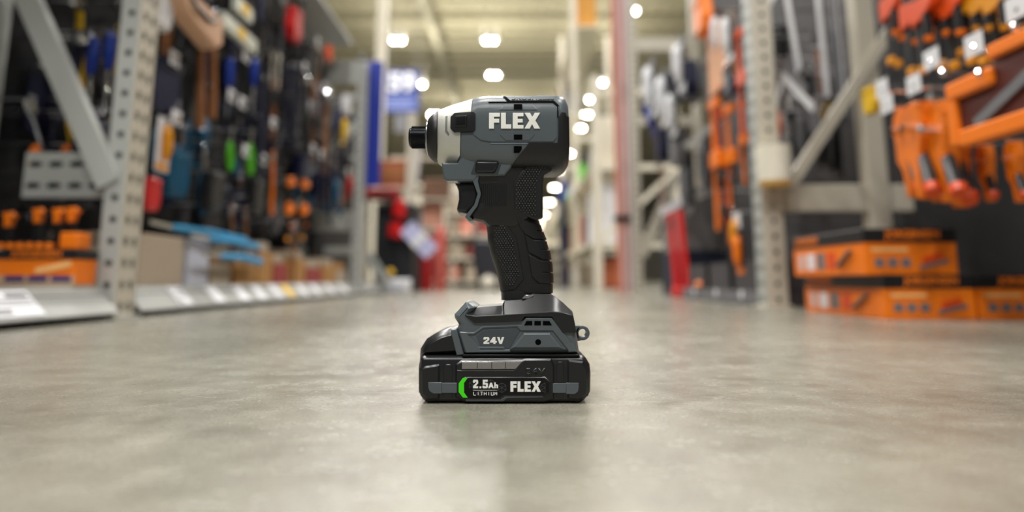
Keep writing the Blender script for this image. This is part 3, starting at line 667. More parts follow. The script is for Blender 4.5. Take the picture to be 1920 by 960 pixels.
# aisle sign 59
Ysn = 12.0
xa, zt = at(722, 131, Ysn); xb, zb = at(785, 211, Ysn)
sg = empty('aisle_sign', ((xa+xb)/2, Ysn, zb), 'hanging blue aisle sign with white number 59', 'sign')
zm = zb+(zt-zb)*.42
M().box((xa, Ysn, zb), (xb, Ysn+.03, zt), SIGNB, ch=.005).build('sign_board', None, sg)
M().box((xa+.01, Ysn-.004, zb+.02), (xb-.01, Ysn-.001, zm), SIGNL).build('lower_band', None, sg)
for k in range(3): M().box((xa+.05, Ysn-.006, zb+.07+.075*k), (xb-.05-.09*(k % 2), Ysn-.0045, zb+.10+.075*k), mat('sign_text', (150, 162, 210), .5)).build('sign_text_line', None, sg)
for sx in (xa+.06, xb-.06): M().tube([(sx, Ysn+.015, zt), (sx, Ysn+.015, 9.3)], .006, 6, GREYP).build('hanger', None, sg)
M().box(((xa+xb)/2-.12, Ysn+.005, zb-.36), ((xa+xb)/2+.1, Ysn+.025, zb-.02), GREYP).build('hanging_insert', None, sg)
cu = bpy.data.curves.new('t', 'FONT'); cu.body = '59'; cu.offset = .04
o = bpy.data.objects.new('t', cu); COL.objects.link(o); dg = bpy.context.evaluated_depsgraph_get(); dg.update()
me = bpy.data.meshes.new_from_object(o.evaluated_get(dg)); bpy.data.objects.remove(o)
xs = [v.co.x for v in me.vertices]; ys = [v.co.y for v in me.vertices]
for v in me.vertices:
    v.co = Vector((xa+.07+(v.co.x-min(xs))/(max(xs)-min(xs))*(xb-xa-.14), Ysn-.006, zm+.05+(v.co.y-min(ys))/(max(ys)-min(ys))*(zt-zm-.1)))-worldloc(sg)
me.materials.clear(); me.materials.append(WHT); link('sign_number', me, sg)
# ---------------------------------------------------------------- goods beyond the left frame
def px_box(name, x0, y0, x1, y1, Y, D, mt, label, cat, z_floor=False, ch=.01, part=None, group=None):
    xa, zt = at(x0, y0, Y); xb, zb = at(x1, y1, Y)
    xb = at(x1, (y0+y1)/2, Y)[0]; xa = at(x0, (y0+y1)/2, Y)[0]
    if z_floor: zb = 0.0
    r = empty(name, ((xa+xb)/2, Y+D/2, zb), label, cat, group)
    M().box((xa, Y, zb), (xb, Y+D, zt), mt, ch=ch).build('body', None, r)
    return r, xa, xb, zb, zt
r, xa, xb, zb, zt = px_box('black_cabinet', 702, 380, 772, 541, 5.0, .5, mat('near_black', (14, 18, 24), .6), 'tall black cabinet standing beyond the left frame under the blue panel', 'cabinet', True)
M().box((xa+.02, 4.99, zt-.03), (xb-.02, 5.0, zt-.01), GREYP).build('trim', None, r)
r, xa, xb, zb, zt = px_box('red_case', 688, 352, 745, 372, 4.9, .2, mat('dark_red', (150, 20, 26), .5), 'red case lying on top of the black cabinet', 'case'); M().box((xa+.04, 4.895, zb+.02), (xb-.04, 4.9, zb+.05), MAROON).build('case_latch', None, r)
p0 = at(690, 478, 4.7); p1 = at(724, 526, 4.7)
o = M().bar((p0[0], 4.7, p0[1]), (p1[0], 4.7, p1[1]), .06, .03, STEEL, up=(0, 1, 0)).build('leaning_bar', None); tag(centre(o), 'grey bar leaning down in front of the black cabinet', 'bar')
r, xa, xb, zb, zt = px_box('white_pack', 718, 523, 766, 545, 4.75, .15, WHT, 'low white pack on the floor before the black cabinet', 'pack', True)
M().box((xa+.03, 4.745, zb+.02), (xb-.03, 4.75, zb+.05), PALE).build('pack_print', None, r)
r, xa, xb, zb, zt = px_box('yellow_tape_roll', 724, 503, 738, 517, 4.74, .05, YEL, 'small yellow roll just above the white pack', 'roll', ch=.02)
r, xa, xb, zb, zt = px_box('brown_carton', 712, 300, 768, 350, 6.2, .4, mat('brown_card', (150, 84, 48), .7), 'brown carton on the far rack between the blue panel and the grey post', 'box')
M().box((xa, 6.19, (zb+zt)/2-.01), (xb, 6.2, (zb+zt)/2+.01), KRAFT).build('tape', None, r)
r, xa, xb, zb, zt = px_box('brown_carton', 792, 335, 838, 372, 6.25, .4, mat('dark_brown_carton', (104, 72, 52), .7), 'dark brown carton right of the grey post, above the red cylinders', 'box')
r, xa, xb, zb, zt = px_box('pink_carton', 792, 380, 826, 425, 6.3, .3, mat('pink_carton', (196, 140, 120), .7), 'pinkish carton right of the grey post', 'box')
for (px0, py0, px1, py1, mt, lab, Yq) in [(788, 440, 812, 546, mat('deep_red', (150, 8, 10), .45), 'deep red cylinder standing right of the grey post', 5.7), (814, 425, 836, 546, mat('faded_red', (184, 84, 74), .5), 'faded red cylinder, rightmost of the red pair', 5.8)]:
    xa = at(px0, 500, Yq)[0]; xb = at(px1, 500, Yq)[0]; zt = at(px0, py0, Yq)[1]; rr = (xb-xa)/2
    r = empty('gas_cylinder', ((xa+xb)/2, Yq, 0), lab, 'cylinder')
    M().tube([((xa+xb)/2, Yq, 0), ((xa+xb)/2, Yq, zt-rr), ((xa+xb)/2, Yq, zt-rr*.4), ((xa+xb)/2, Yq, zt)], [rr, rr, rr*.8, rr*.35], 20, mt).build('cylinder_body', None, r, True)
    M().tube([((xa+xb)/2, Yq, zt), ((xa+xb)/2, Yq, zt+.03)], [rr*.2, rr*.2], 10, CHROME).build('valve', None, r)
for (px, py, w_, h_, lab) in [(748, 374, .09, .15, 'red bag hanging left of the grey post'), (741, 418, .11, .12, 'red bag lower left of the grey post')]:
    Yb_ = 4.958; x, z = at(px, py, Yb_)
    r = empty('red_bag', (x, Yb_, z-h_), lab, 'bag'); M().pillow([(x-w_*.35, z), (x+w_*.4, z), (x+w_*.6, z-h_*.8), (x+w_*.3, z-h_), (x-w_*.5, z-h_*.8)], [(.02, Yb_-.04), (0, Yb_-.02), (0, Yb_+.02), (.02, Yb_+.04)], RED).build('bag_body', None, r, True)
    M().tube([(x-w_*.2, Yb_, z), (x, Yb_, z+.04), (x+w_*.2, Yb_, z)], .005, 6, BLK).build('strap', None, r)
x, z = at(762, 425, 4.9); x2, z2 = at(810, 475, 4.9)
r = empty('paper_bundle', (x, 4.9, z2), 'white paper bundle slanting in front of the red cylinders', 'bundle'); M().bar((x, 4.9, z), (x2, 4.9, z2), .12, .03, LILAC, up=(0, 1, 0)).build('sheets', None, r); M().bar(((x+x2)/2-.02, 4.88, (z+z2)/2+.02), ((x+x2)/2+.02, 4.88, (z+z2)/2-.02), .125, .01, WHT, up=(0, 1, 0)).build('band', None, r)
x, z = -.925, at(730, 350, 6.2)[1]+.23
r = empty('white_tube', (x, 6.3, z-.2), 'white tube leaning above the red bags by the grey post', 'tube'); M().tube([(x+.0, 6.3, z-.2), (x+.03, 6.3, z+.16)], [.018, .018], 12, WHT).build('tube_body', None, r); M().tube([(x-.005, 6.3, z-.23), (x+.0, 6.3, z-.2)], [.024, .024], 12, GREYP).build('tube_cap', None, r)
r = empty('open_shelf_unit', (-.93, 6.4, 0), 'open shelf unit carrying the brown cartons behind the grey post', 'shelf')
for X in (-1.27, -.62): M().box((X, 6.68, 0), (X+.03, 6.72, 1.3), WARMST).build('upright', None, r)
for (xa, xb, py) in ((712, 768, 350), (792, 838, 372), (790, 828, 425)):
    xa, z = at(xa, py, 6.2); xb, _ = at(xb+(15 if xb == 768 else 0), py, 6.2); M().box((xa-.02, 6.18, z-.02), (xb+.02, 6.68, z-.002), WARMST).build('shelf_board', None, r)
M().box((-1.27, 6.68, 1.27), (-.59, 6.72, 1.3), WARMST).build('top_rail', None, r)
# dark work bag and pale bundle in the middle distance
r = empty('work_bag', (-.20, 6.2, 0), 'dark work bag with a pale strap standing far off behind the handle', 'bag')
xa, zt = at(893, 450, 6.2); xb, _ = at(935, 450, 6.2)
M().pillow([(xa+.02, 0), (xb, 0), (xb-.02, zt*.7), (xb-.06, zt), (xa-.02, zt*1.02), (xa-.04, zt*.75)], [(.03, 6.1), (0, 6.15), (0, 6.3), (.03, 6.35)], mat('bag_navy', (26, 26, 36), .7)).build('bag_body', None, r, True)
M().tube([(xa, 6.12, zt), (xa-.03, 6.1, zt+.1), (xa+.03, 6.1, zt+.1)], .015, 8, GREYP).build('strap', None, r)
r = empty('cloth_bundle', (-.22, 5.9, 0), 'pale round bundle on the floor in front of the dark work bag', 'bundle')
xa, _ = at(915, 530, 5.9); M().ball((xa, 5.9, .06), .06, mat('pale_cloth', (196, 190, 176), .8), 16, sc=(1.1, 1, 1)).build('bundle_body', None, r, True)
M().tube([(xa-.03, 5.9, .1), (xa, 5.9, .135), (xa+.03, 5.9, .1)], .008, 6, CARD).build('knot', None, r)
# far display shelving closing the aisle
def gondola(Y, x0, x1, h, label, cols, seed, n=4, floor_=True):
    r = empty('display_stand', ((x0+x1)/2, Y, 0), label, 'stand'); 
    M().box((x0, Y+.35, 0), (x1, Y+.4, h), CREAM).build('stand_back', None, r)
    for s in (x0, x1-.04): M().box((s, Y, 0), (s+.04, Y+.35, h), CREAM).build('stand_side', None, r)
    for k in range(n): M().box((x0+.04, Y, .06+k*h/n), (x1-.04, Y+.35, .09+k*h/n), CREAM).build('stand_shelf', None, r)
    rr = random.Random(seed); words = {id(v[1]): v[0] for v in CN.values()}; words.update({id(CARD): 'tan', id(KRAFT): 'brown', id(PALE): 'pale grey', id(CREAM): 'cream', id(LILAC): 'pale violet', id(PINK): 'salmon'})
    for k in range(n):
        x = x0+.06
        while x < x1-.28:
            w_ = rr.uniform(.1, .2); hh = rr.uniform(.4, .8)*h/n; mt = rr.choice(cols)
            o = M().box((x, Y+.03, .092+k*h/n), (x+w_, Y+.25, .092+k*h/n+hh), mt, ch=.01).build('boxed_goods', None); centre(o)
            wd = words.get(id(mt), 'grey'); tag(o, '%s box on the %s shelf of the %s' % (wd, ['bottom', 'second', 'third', 'top'][k % 4], label.split(',')[0]), 'box', '%s boxes, shelf %s, %s' % (wd, ['one', 'two', 'three', 'four'][k % 4], label.split(',')[0]))
            x += w_+rr.uniform(.02, .08)
gondola(7.6, -.80, -.02, 1.0, 'cream stand left of the handle, far down the aisle', [CARD, GREYP, PINK, PALE, CARD, mat('dull_red_card', (156, 62, 58), .7)], 3)
gondola(9.2, .0, .62, .62, 'cream stand right of the handle, far down the aisle', [CARD, PALE, CREAM, LILAC, GREYP], 5)
gondola(14.0, -2.3, -.6, 2.1, 'farthest cream stand at left, in the distance', [CARD, PALE, CREAM, GREYP], 8)
gondola(15.5, -.5, .7, 1.2, 'farthest cream stand at centre, in the distance', [PALE, CREAM, LILAC, CARD], 9)

# ================================================================ right side
# near right bay: orange cartons
orange_box('clamp_carton', .83, 1.035, 1.56, 1.98, .0, .098, 'orange clamp carton with black lid on the floor at the aisle corner')
orange_box('clamp_carton', 1.042, 1.247, 1.56, 1.98, .0, .098, 'orange clamp carton on the floor, cut by the right edge')
orange_box('clamp_carton', .80, 1.01, 1.57, 1.97, .0985, .204, 'orange clamp carton with black lid stacked on top of the others')
# big framed pack at the right edge
r = empty('bow_clamp_pack', (.86, 1.2, .34), 'large orange framed tool pack with dark red window hanging at the right edge', 'tool pack')
X = .87
M().box((X-.012, 1.295, .345), (X+.012, 1.322, .468), ORG, ch=.004).build('frame_end', None, r)
M().box((X-.012, .99, .340), (X+.012, 1.296, .372), ORG, ch=.004).build('frame_bottom', None, r)
M().box((X-.014, 1.19, .436), (X+.014, 1.32, .470), ORG, ch=.005).build('frame_body', None, r)
M().box((X-.012, .99, .482), (X+.012, 1.195, .508), ORG, ch=.004).build('frame_top', None, r)
M().box((X-.002, 1.0, .37), (X+.004, 1.296, .44), MAROON).box((X-.002, 1.0, .44), (X+.004, 1.192, .484), MAROON).build('window', None, r)
M().bar((X-.006, 1.25, .375), (X-.006, 1.03, .46), .02, .004, GREYP, up=(1, 0, 0)).build('blade', None, r)
M().box((X+.014, 1.01, .472), (X+.03, 1.20, .486), GREYP).build('header_card', None, r)
M().ball((X-.014, 1.212, .463), .007, CHROME).build('rivet', None, r)
# pistol clamps
for px, py, X, lab, rl in [(1700, 205, .95, 'leftmost of the orange clamps hanging at right', 0), (1722, 196, .92, 'second of the orange clamps hanging at right', .05), (1762, 196, .93, 'third of the orange clamps hanging at right', 0), (1786, 210, .99, 'fourth of the orange clamps, next to the framed pack', .05), (1745, 215, 1.02, 'orange clamp behind the other hanging ones, shaded', 0)]:
    Y, Z = on_x(px, py, X); hang('pistol_clamp', 'o', X, Y, Z, 'orange clamp with black grip, '+lab, yaw=-.12, roll=rl, scale=.9)
for px, py, X, lab in [(1845, 275, 1.02, 'left one'), (1900, 268, 1.0, 'one nearest the right edge')]:
    Y, Z = on_x(px, py, X); hang('pistol_clamp', 'o', X, Y, Z, 'small orange clamp under the framed pack, '+lab, scale=.5, yaw=-.2)
# bar clamps above
for i, (px, py, X, c) in enumerate([(1655, -40, .92, 'e'), (1692, -30, .92, 'e'), (1712, -42, .9, 'e'), (1745, -55, .92, 'e'), (1768, -60, .92, 'e'), (1670, -20, 1.02, 'e'), (1728, -40, 1.05, 'e'), (1800, -60, .93, 'a'), (1822, -65, .93, 'a'), (1848, -70, .93, 'a'), (1872, -72, .94, 'a'), (1896, -75, .95, 'a'), (1785, -50, 1.05, 'a'), (1835, -60, 1.05, 'a'), (1860, -60, 1.08, 'a')]):
    Y, Z = on_x(px, py-22, X); n_ = {'e': 'red orange', 'a': 'amber'}[c]
    hang('clamp', c, X, Y, Z+.02, '%s jawed black bar clamp hanging high at the right, %s' % (n_, ['in front', 'in the rear row'][X > 1]), '%s bar clamps high at right, %s' % (n_, ['front', 'rear'][X > 1]), yaw=PI, scale=.62 if c == 'e' else .58)
HK = 'chrome hook with white price tag on the right wall'
for i, (px, py, w) in enumerate([(1655, 172, 'below the leftmost bar clamps'), (1715, 165, 'above the orange clamps'), (1664, 202, 'lower left of the clamps'), (1748, 118, 'between the bar clamps'), (1828, 92, 'above the framed pack'), (1908, 22, 'at the top right corner')]):
    X = .88; Y, Z = on_x(px, py, X); hook('R', X, 1.32, Y, Z, HK+', '+w, None, WHT, .005)
for i, (px, py, w) in enumerate([(1770, 140, 'beside the amber clamps'), (1858, 102, 'over the framed pack'), (1745, 185, 'low above the orange clamps'), (1725, 245, 'in the orange clamps'), (1905, 55, 'beside the right edge')]):
    X = .87; Y, Z = on_x(px, py, X); hook('R', X, 1.32, Y, Z, 'thick chrome hook tip on the right wall, '+w, None, None, .008)
# white sleeve on the post
Xs, Zs = at(1447, 350, 2.17); _, Zt = at(1447, 278, 2.17)
r = empty('foam_roll', (Xs, 2.14, Zs), 'white foam roll with amber rim fixed on the near right post', 'roll')
M().tube([(Xs, 2.14, Zs+.012), (Xs, 2.14, Zt)], [.052, .054], 24, mat('cream_foam', (236, 230, 212), .6)).build('roll_body', None, r, True)
M().tube([(Xs, 2.14, Zs), (Xs, 2.14, Zs+.012)], [.048, .051], 24, mat('amber_rim', (232, 180, 96), .5)).build('rim', None, r, True)
# second right bay seen through and beside the frame
for kind, c, px, py, X, rl, sc_, lab in [
    ('straightedge', 'h', 1548, -80, 1.10, .04, .55, 'pale metal straightedge hanging behind the near right brace'), ('straightedge', 's', 1578, -80, 1.15, .03, .62, 'grey metal straightedge between two pale ones'), ('straightedge', 'h', 1602, -80, 1.16, .03, .48, 'pale metal straightedge right of the grey one'),
    ('square', 'h', 1478, -60, .98, .2, .8, 'white framing square hanging beside the near right post'), ('square', 's', 1500, 80, 1.0, .3, .7, 'grey framing square lower behind the brace'), ('square', 's', 1455, 110, .95, .9, .6, 'grey framing square slanting next to the post'), ('square', 'h', 1465, 140, .95, .9, .6, 'white framing square slanting low next to the post'),
    ('pouch', 'b', 1452, 60, 1.1, 0, 1.3, 'black pouch high between post and brace'), ('pouch', 'b', 1500, 140, 1.12, 0, 1.2, 'black pouch in the middle between post and brace'), ('carded_tool', 'b', 1545, 200, 1.15, 0, 1.3, 'black carded tool left of the lower brace'), ('wrench', 'b', 1470, 130, 1.05, .2, 1.1, 'steel wrench in the middle between post and brace'), ('wrench', 's', 1520, 130, 1.05, .1, 1.1, 'grey wrench in the middle left of the brace'), ('hand_saw', 'b', 1530, 60, 1.1, 0, .6, 'black-handled saw hanging behind the brace'), ('pliers', 'a', 1438, 72, .92, 0, .8, 'amber pliers right of the near right post'), ('pliers', 'y', 1560, 165, 1.12, -.7, 1.0, 'yellow pliers left of the near brace'), ('pouch', 'y', 1632, 165, 1.0, 0, .5, 'yellow pouch right of the near brace'),
    ('pliers', 'e', 1480, 175, .95, -.6, 1.0, 'red orange pliers slanting between post and brace'), ('wrench', 's', 1460, 190, .95, -.2, 1.0, 'grey wrench low between post and brace'), ('wrench', 's', 1500, 190, .95, .2, 1.0, 'grey wrench low left of the brace'), ('hand_saw', 's', 1560, 185, 1.05, 0, .45, 'grey saw low behind the brace'), ('hand_saw', 's', 1590, 200, 1.1, .1, .4, 'grey saw right behind the brace'),
    ('carded_tool', 's', 1520, 190, 1.02, 0, 1.0, 'grey carded tool low left of the brace'), ('carded_tool', 's', 1480, 235, 1.02, 0, 1.0, 'grey carded tool under the wrenches'), ('carded_tool', 'b', 1580, 220, 1.12, 0, 1.0, 'black carded tool behind the crossing beam'), ('carded_tool', 'b', 1420, 20, .95, 0, 1.0, 'black carded tool high beside the near right post'),
    # beside the post on the aisle side
    ('long_clamp', 'e', 1383, 60, .86, 0, .55, 'red orange long clamp nearest the post'), ('long_clamp', 'o', 1335, 190, .86, 0, .75, 'orange long clamp left of the short strut'), ('long_clamp', 'o', 1362, 200, .88, 0, .62, 'orange long clamp right of the short strut'), ('long_clamp', 'e', 1345, 210, .95, 0, .7, 'red orange long clamp behind the orange ones'),
    ('long_clamp', 'o', 1388, 190, .90, 0, .45, 'orange long clamp lower beside the post'), ('long_clamp', 'b', 1372, 330, .86, 0, .42, 'black long clamp low beside the post'), ('long_clamp', 'b', 1352, 325, .86, 0, .45, 'black long clamp low left of the other'), ('long_clamp', 'e', 1362, 330, .93, 0, .4, 'red orange clamp low between the black ones'),
    ('carded_tool', 'a', 1380, 400, .84, 0, .8, 'amber carded tool low beside the near right post'), ('carded_tool', 'o', 1386, 430, .83, 0, .8, 'orange carded tool lowest beside the near right post'), ('pouch', 'o', 1316, 0, .84, .1, 1.1, 'bright orange bag high on the right, above the white cards'), ('pouch', 'n', 1290, 120, .88, 0, 1.2, 'navy pouch in the middle of the second right bay'), ('pouch', 'n', 1262, 140, .9, 0, 1.2, 'navy pouch left of the orange clamps'),
    ('pouch', 'n', 1370, 125, .88, 0, .8, 'navy pouch beside the near right post'), ('carded_tool', 'h', 1276, 70, .85, 0, 1.4, 'bright white carded tool nearest the top on the right'), ('carded_tool', 'h', 1245, 130, .85, 0, 1.6, 'white carded tool below the bright one'), ('carded_tool', 'h', 1262, 165, .86, 0, 1.3, 'white carded tool right of the middle one'), ('carded_tool', 'h', 1222, 110, .85, 0, 1.8, 'white carded tool at the far end of the bay'),
    ('carded_tool', 'h', 1365, 22, .85, 0, 1.0, 'white carded tool high beside the orange clamp'), ('carded_tool', 'h', 1345, 20, .88, 0, 1.0, 'white carded tool high left of the clamp'), ('pouch', 'n', 1240, 245, .9, 0, 1.3, 'navy pouch under the beam'), ('pouch', 's', 1270, 245, .9, 0, 1.3, 'grey pouch under the beam beside the navy one'), ('pouch', 's', 1300, 130, .95, 0, 1.2, 'grey pouch behind the orange clamps'),
    ('square', 'c', 1240, 300, .9, 0, .8, 'chrome square under the right beam'), ('carded_tool', 'u', 1225, 150, .9, 0, 1.8, 'blue carded tool at the far end of the second right bay'), ('carded_tool', 's', 1290, 290, .95, 0, 1.6, 'grey carded tool under the right beam'), ('carded_tool', 's', 1325, 250, 1.0, 0, 1.6, 'grey carded tool behind the orange clamps'),
    ('pouch', 's', 1345, 100, .95, 0, 1.6, 'large tan pouch among the clamps')]:
    Y, Z = on_x(px, py, X)
    if Yr-.08 < Y < Yr+.12: Y = Yr+.15
    hang(kind, c, X, Y, Z, lab, roll=rl, yaw=PI, scale=sc_)
# peach card panel
Ya, Za = on_x(1325, 70, .87); Yb, Zb = on_x(1375, 140, .87)
slab('card_panel', (.87, Yb, Zb), (.885, Ya, Za), mat('peach_card', (226, 168, 128), .6), 'peach coloured card panel high among the clamps on the right', 'panel')
# red clamps low
for k, (px, X, lab) in enumerate([(1262, .86, 'nearer of two standing low'), (1280, .86, 'right one of two standing low')]):
    Y, Z = on_x(px, 392, X)
    r = empty('red_spreader_clamp', (X, Y, 0), 'bright red clamp, %s in the second right bay' % lab, 'clamp')
    M().bar((X, Y-.03, .03), (X, Y+.08, Z), .022, .03, mat('bright_red', (214, 16, 10), .4), up=(1, 0, 0)).build('clamp_bar', None, r); M().box((X-.02, Y-.08, 0.0), (X+.02, Y+.03, .05), mat('bright_red', (214, 16, 10), .4), ch=.005).build('clamp_foot', None, r)
# grey bins
for k, (y0, y1, l) in enumerate([(2.36, 2.62, 'nearest the post'), (2.66, 2.95, 'in the middle'), (2.99, 3.30, 'farthest')]):
    r = empty('storage_bin', (.98, (y0+y1)/2, .03), 'dark grey bin on the right bottom shelf, '+l, 'bin')
    g = mat('bin_grey', (64, 62, 66), .5)
    M().box((.83, y0, .05), (.84, y1, .155), g).box((.83, y0, .05), (1.13, y0+.01, .155), g).box((.83, y1-.01, .05), (1.13, y1, .155), g).box((1.12, y0, .05), (1.13, y1, .155), g).box((.83, y0, .045), (1.13, y1, .05), g).build('bin_walls', None, r)
    M().tube([(.816, (y0+y1)/2, .034), (.812, (y0+y1)/2, .034)], .016, 14, WHT).build('round_tag', None, r)
r = empty('bottom_shelf', (1.0, 2.85, 0), 'dark grey bottom shelf of the second right bay', 'shelf'); M().box((.83, 2.3, .0), (1.3, 3.38, .043), mat('bin_grey', (64, 62, 66), .5)).build('shelf_body', None, r); M().box((.818, 2.3, .004), (.829, 3.38, .05), GREYP).build('shelf_lip', None, r)
r = empty('orange_pad', (.824, 3.1, .05), 'small orange pad lying on the lip of the right bottom shelf', 'pad'); M().ball((.824, 3.1, .066), .016, ORG, 12, sc=(1, 2.2, 1)).build('pad_body', None, r)
carton('dark_carton', (.92, 3.85, 0), (1.2, 4.3, .25), mat('dark_blue_card', (24, 34, 56), .6), 'dark blue carton on the floor beside the second right frame')
carton('grey_bin', (.93, 3.88, .252), (1.2, 4.3, .55), mat('mid_grey', (120, 118, 118), .6), 'grey carton on the dark blue one')
# bundle of pipes
pc = [mat('pipe_orange', (226, 120, 80), .4), mat('pipe_pale', (220, 212, 216), .35), PINK, mat('pipe_pale', (220, 212, 216), .35), mat('pipe_grey_pink', (196, 160, 160), .4)]
pn = ['orange', 'pale', 'salmon', 'pale', 'dusty pink']; rr = random.Random(4)
for k in range(14):
    X = .735+.0235*(k % 7)+.008*(k//7); Y = 4.85+.05*(k//7)+.012*(k % 2); j = k % 5
    r = empty('pipe', (X, Y, 0), '%s plastic pipe standing in the tall bundle beside the second right frame' % pn[j], 'pipe', '%s pipes of the tall bundle' % pn[j])
    M().tube([(X, Y, 0.0), (X+rr.uniform(-.01, .01), Y, 2.5)], .0115, 10, pc[j]).build('pipe_body', None, r)
o = M().box((.715, 4.82, .50), (.92, 4.835, .54), BLK).box((.715, 4.82, .50), (.725, 4.94, .54), BLK).box((.91, 4.82, .50), (.92, 4.94, .54), BLK).box((.715, 4.93, .50), (.92, 4.94, .54), BLK).build('strap_band', None); centre(o); tag(o, 'black strap around the tall bundle of pipes', 'strap')
# far right racks: open frames with sparse goods
for i, Y in enumerate((6.9, 9.3, 11.7, 14.1, 16.5, 19)):
    wd = ['third', 'fourth', 'fifth', 'sixth', 'seventh', 'eighth'][i]
    rack_frame('R', Y, 2.2 if i < 1 else 4.4 if i < 3 else 1.7, .9, 'pale open rack frame on the right, %s along the aisle' % wd, .08, .08, CREAM, CREAM, [(.4, .46, None), (1.2, 1.26, None)]+([(2.0, 2.06, None)] if i < 3 else []), [(RX+.08, .5, RX+.85, 1.2, .05)], far=True)
rr = random.Random(21)
FG = [(CREAM, 'cream'), (PALE, 'pale grey'), (LILAC, 'pale violet'), (CARD, 'tan'), (PINK, 'salmon'), (CREAM, 'cream'), (WHT, 'white'), (NAVY, 'navy'), (KRAFT, 'brown'), (GREEN, 'lime green'), (mat('rust', (176, 92, 56), .5), 'rust')]
for i in range(5):
    y0 = (6.98, 9.38, 11.78, 14.18, 16.58)[i]; wd = ['third', 'fourth', 'fifth', 'sixth', 'seventh'][i]
    for lv, (z, nm, hm) in enumerate(((.0, 'lowest', .36), (.465, 'second', .66), (1.28, 'third', .55), (3.0, 'fourth', .6), (3.7, 'top', .7))):
        if lv > 2 and (i > 2 or i < 2) and not (lv == 4 and i == 1): continue
        if z > .1:
            o = M().box((RX, y0-.02, z-.03), (RX+.42, (9.3, 11.7, 14.1, 16.5, 19)[i], z-.002), CREAM).build('shelf_board', None); centre(o); tag(o, 'pale shelf board, %s level beyond the %s right frame' % (nm, wd), 'shelf')
        y = y0+.15
        while y < y0+1.7:
            L = rr.uniform(.3, .5); h = rr.uniform(.5, 1)*hm; mt, cn = rr.choice(FG if lv < 3 else [(KRAFT, 'brown'), (mat('ochre_card', (200, 140, 50), .6), 'ochre'), (GREYP, 'grey'), (NAVY, 'navy'), (CARD, 'tan')])
            o = M().box((RX+.11, y, z), (RX+.4, y+L, z+h), mt, ch=.01).build('boxed_goods', None); centre(o)
            tag(o, '%s box on the %s level beyond the %s right frame' % (cn, nm, wd), 'box', '%s boxes, %s level, beyond %s right frame' % (cn, nm, wd)); y += L+rr.uniform(.05, .2)
# navy pole
r = empty('navy_banner_pole', (.52, 7.4, 0), 'slim navy pole with pale blue top standing right of the handle, far down the aisle', 'pole')
M().tube([(.52, 7.4, 0), (.52, 7.4, .95)], .04, 12, NAVY).build('pole', None, r); M().tube([(.52, 7.4, .95), (.52, 7.4, 1.15)], .045, 12, SIGNL).build('pole_top', None, r); M().tube([(.52, 7.4, 0), (.52, 7.4, .02)], .09, 16, GREYP).build('base', None, r)
# ================================================================ the impact driver
GRAY = mat('driver_grey_plastic', (86, 94, 99), 0.32, 0, 0.05, 40, 0.05, 2500)
RUB = mat('driver_black_rubber', (17, 17, 19), 0.40, 0, 0.06, 60, 0.06, 2500)
DBLK = mat('driver_black_plastic', (22, 23, 25), 0.30, 0, 0.05, 60, 0.05, 2500)
PIT = mat('driver_shade_and_print', (5, 5, 6), 0.8, 0, 0.0, spec=0.05)  # near-black stands in for shade inside slots, groove and holes; lettering shares it
ALU = mat('cast_aluminium', (206, 206, 198), 0.42, 0.55, 0.05, 60, 0.15, 1800)
COLLET = mat('blackened_steel', (52, 54, 58), 0.28, 1.0, 0.05)
RING = mat('ring_steel', (205, 208, 210), 0.22, 1.0, 0.03)
LETW = mat('white_lettering', (248, 248, 244), 0.45, 0, 0.02)
EMB = mat('embossed_black', (30, 32, 35), 0.3, 0, 0.0)
GRN = mat('green_mark', (70, 235, 10), 0.45, 0, 0.02)
LABK = mat('label_black', (12, 12, 13), 0.3, 0, 0.0, spec=0.3)
LABL = mat('label_line', (74, 76, 80), 0.4, 0, 0.0)
SILV = mat('charge_window', (150, 148, 148), 0.16, 0.6, 0.12, 400)
YC = 0.542
def pz(p, Y=YC): return [at(x, y, Y) for x, y in p]
drv = empty('impact_driver', (0.0, YC, 0.0), 'black and grey cordless impact driver standing upright on its battery on the polished floor', 'impact driver')
BEV = 0.0007
def boolean(a, b, op):
    oa = bpy.data.objects.new('a', a); ob = bpy.data.objects.new('b', b); COL.objects.link(oa); COL.objects.link(ob)
    md = oa.modifiers.new('x', 'BOOLEAN'); md.operation = op; md.solver = 'EXACT'; md.object = ob
    dg = bpy.context.evaluated_depsgraph_get(); dg.update()
    me = bpy.data.meshes.new_from_object(oa.evaluated_get(dg), depsgraph=dg)
    bpy.data.objects.remove(oa); bpy.data.objects.remove(ob)
    return me
def place(me, name, mt, parent=drv, bevel=BEV, smooth=True, seg=2):
    me.transform(Matrix.Translation(-worldloc(parent))); me.materials.clear(); me.materials.append(mt)
    for p in me.polygons: p.material_index = 0
    return link(name, me, parent, smooth, bevel, seg)
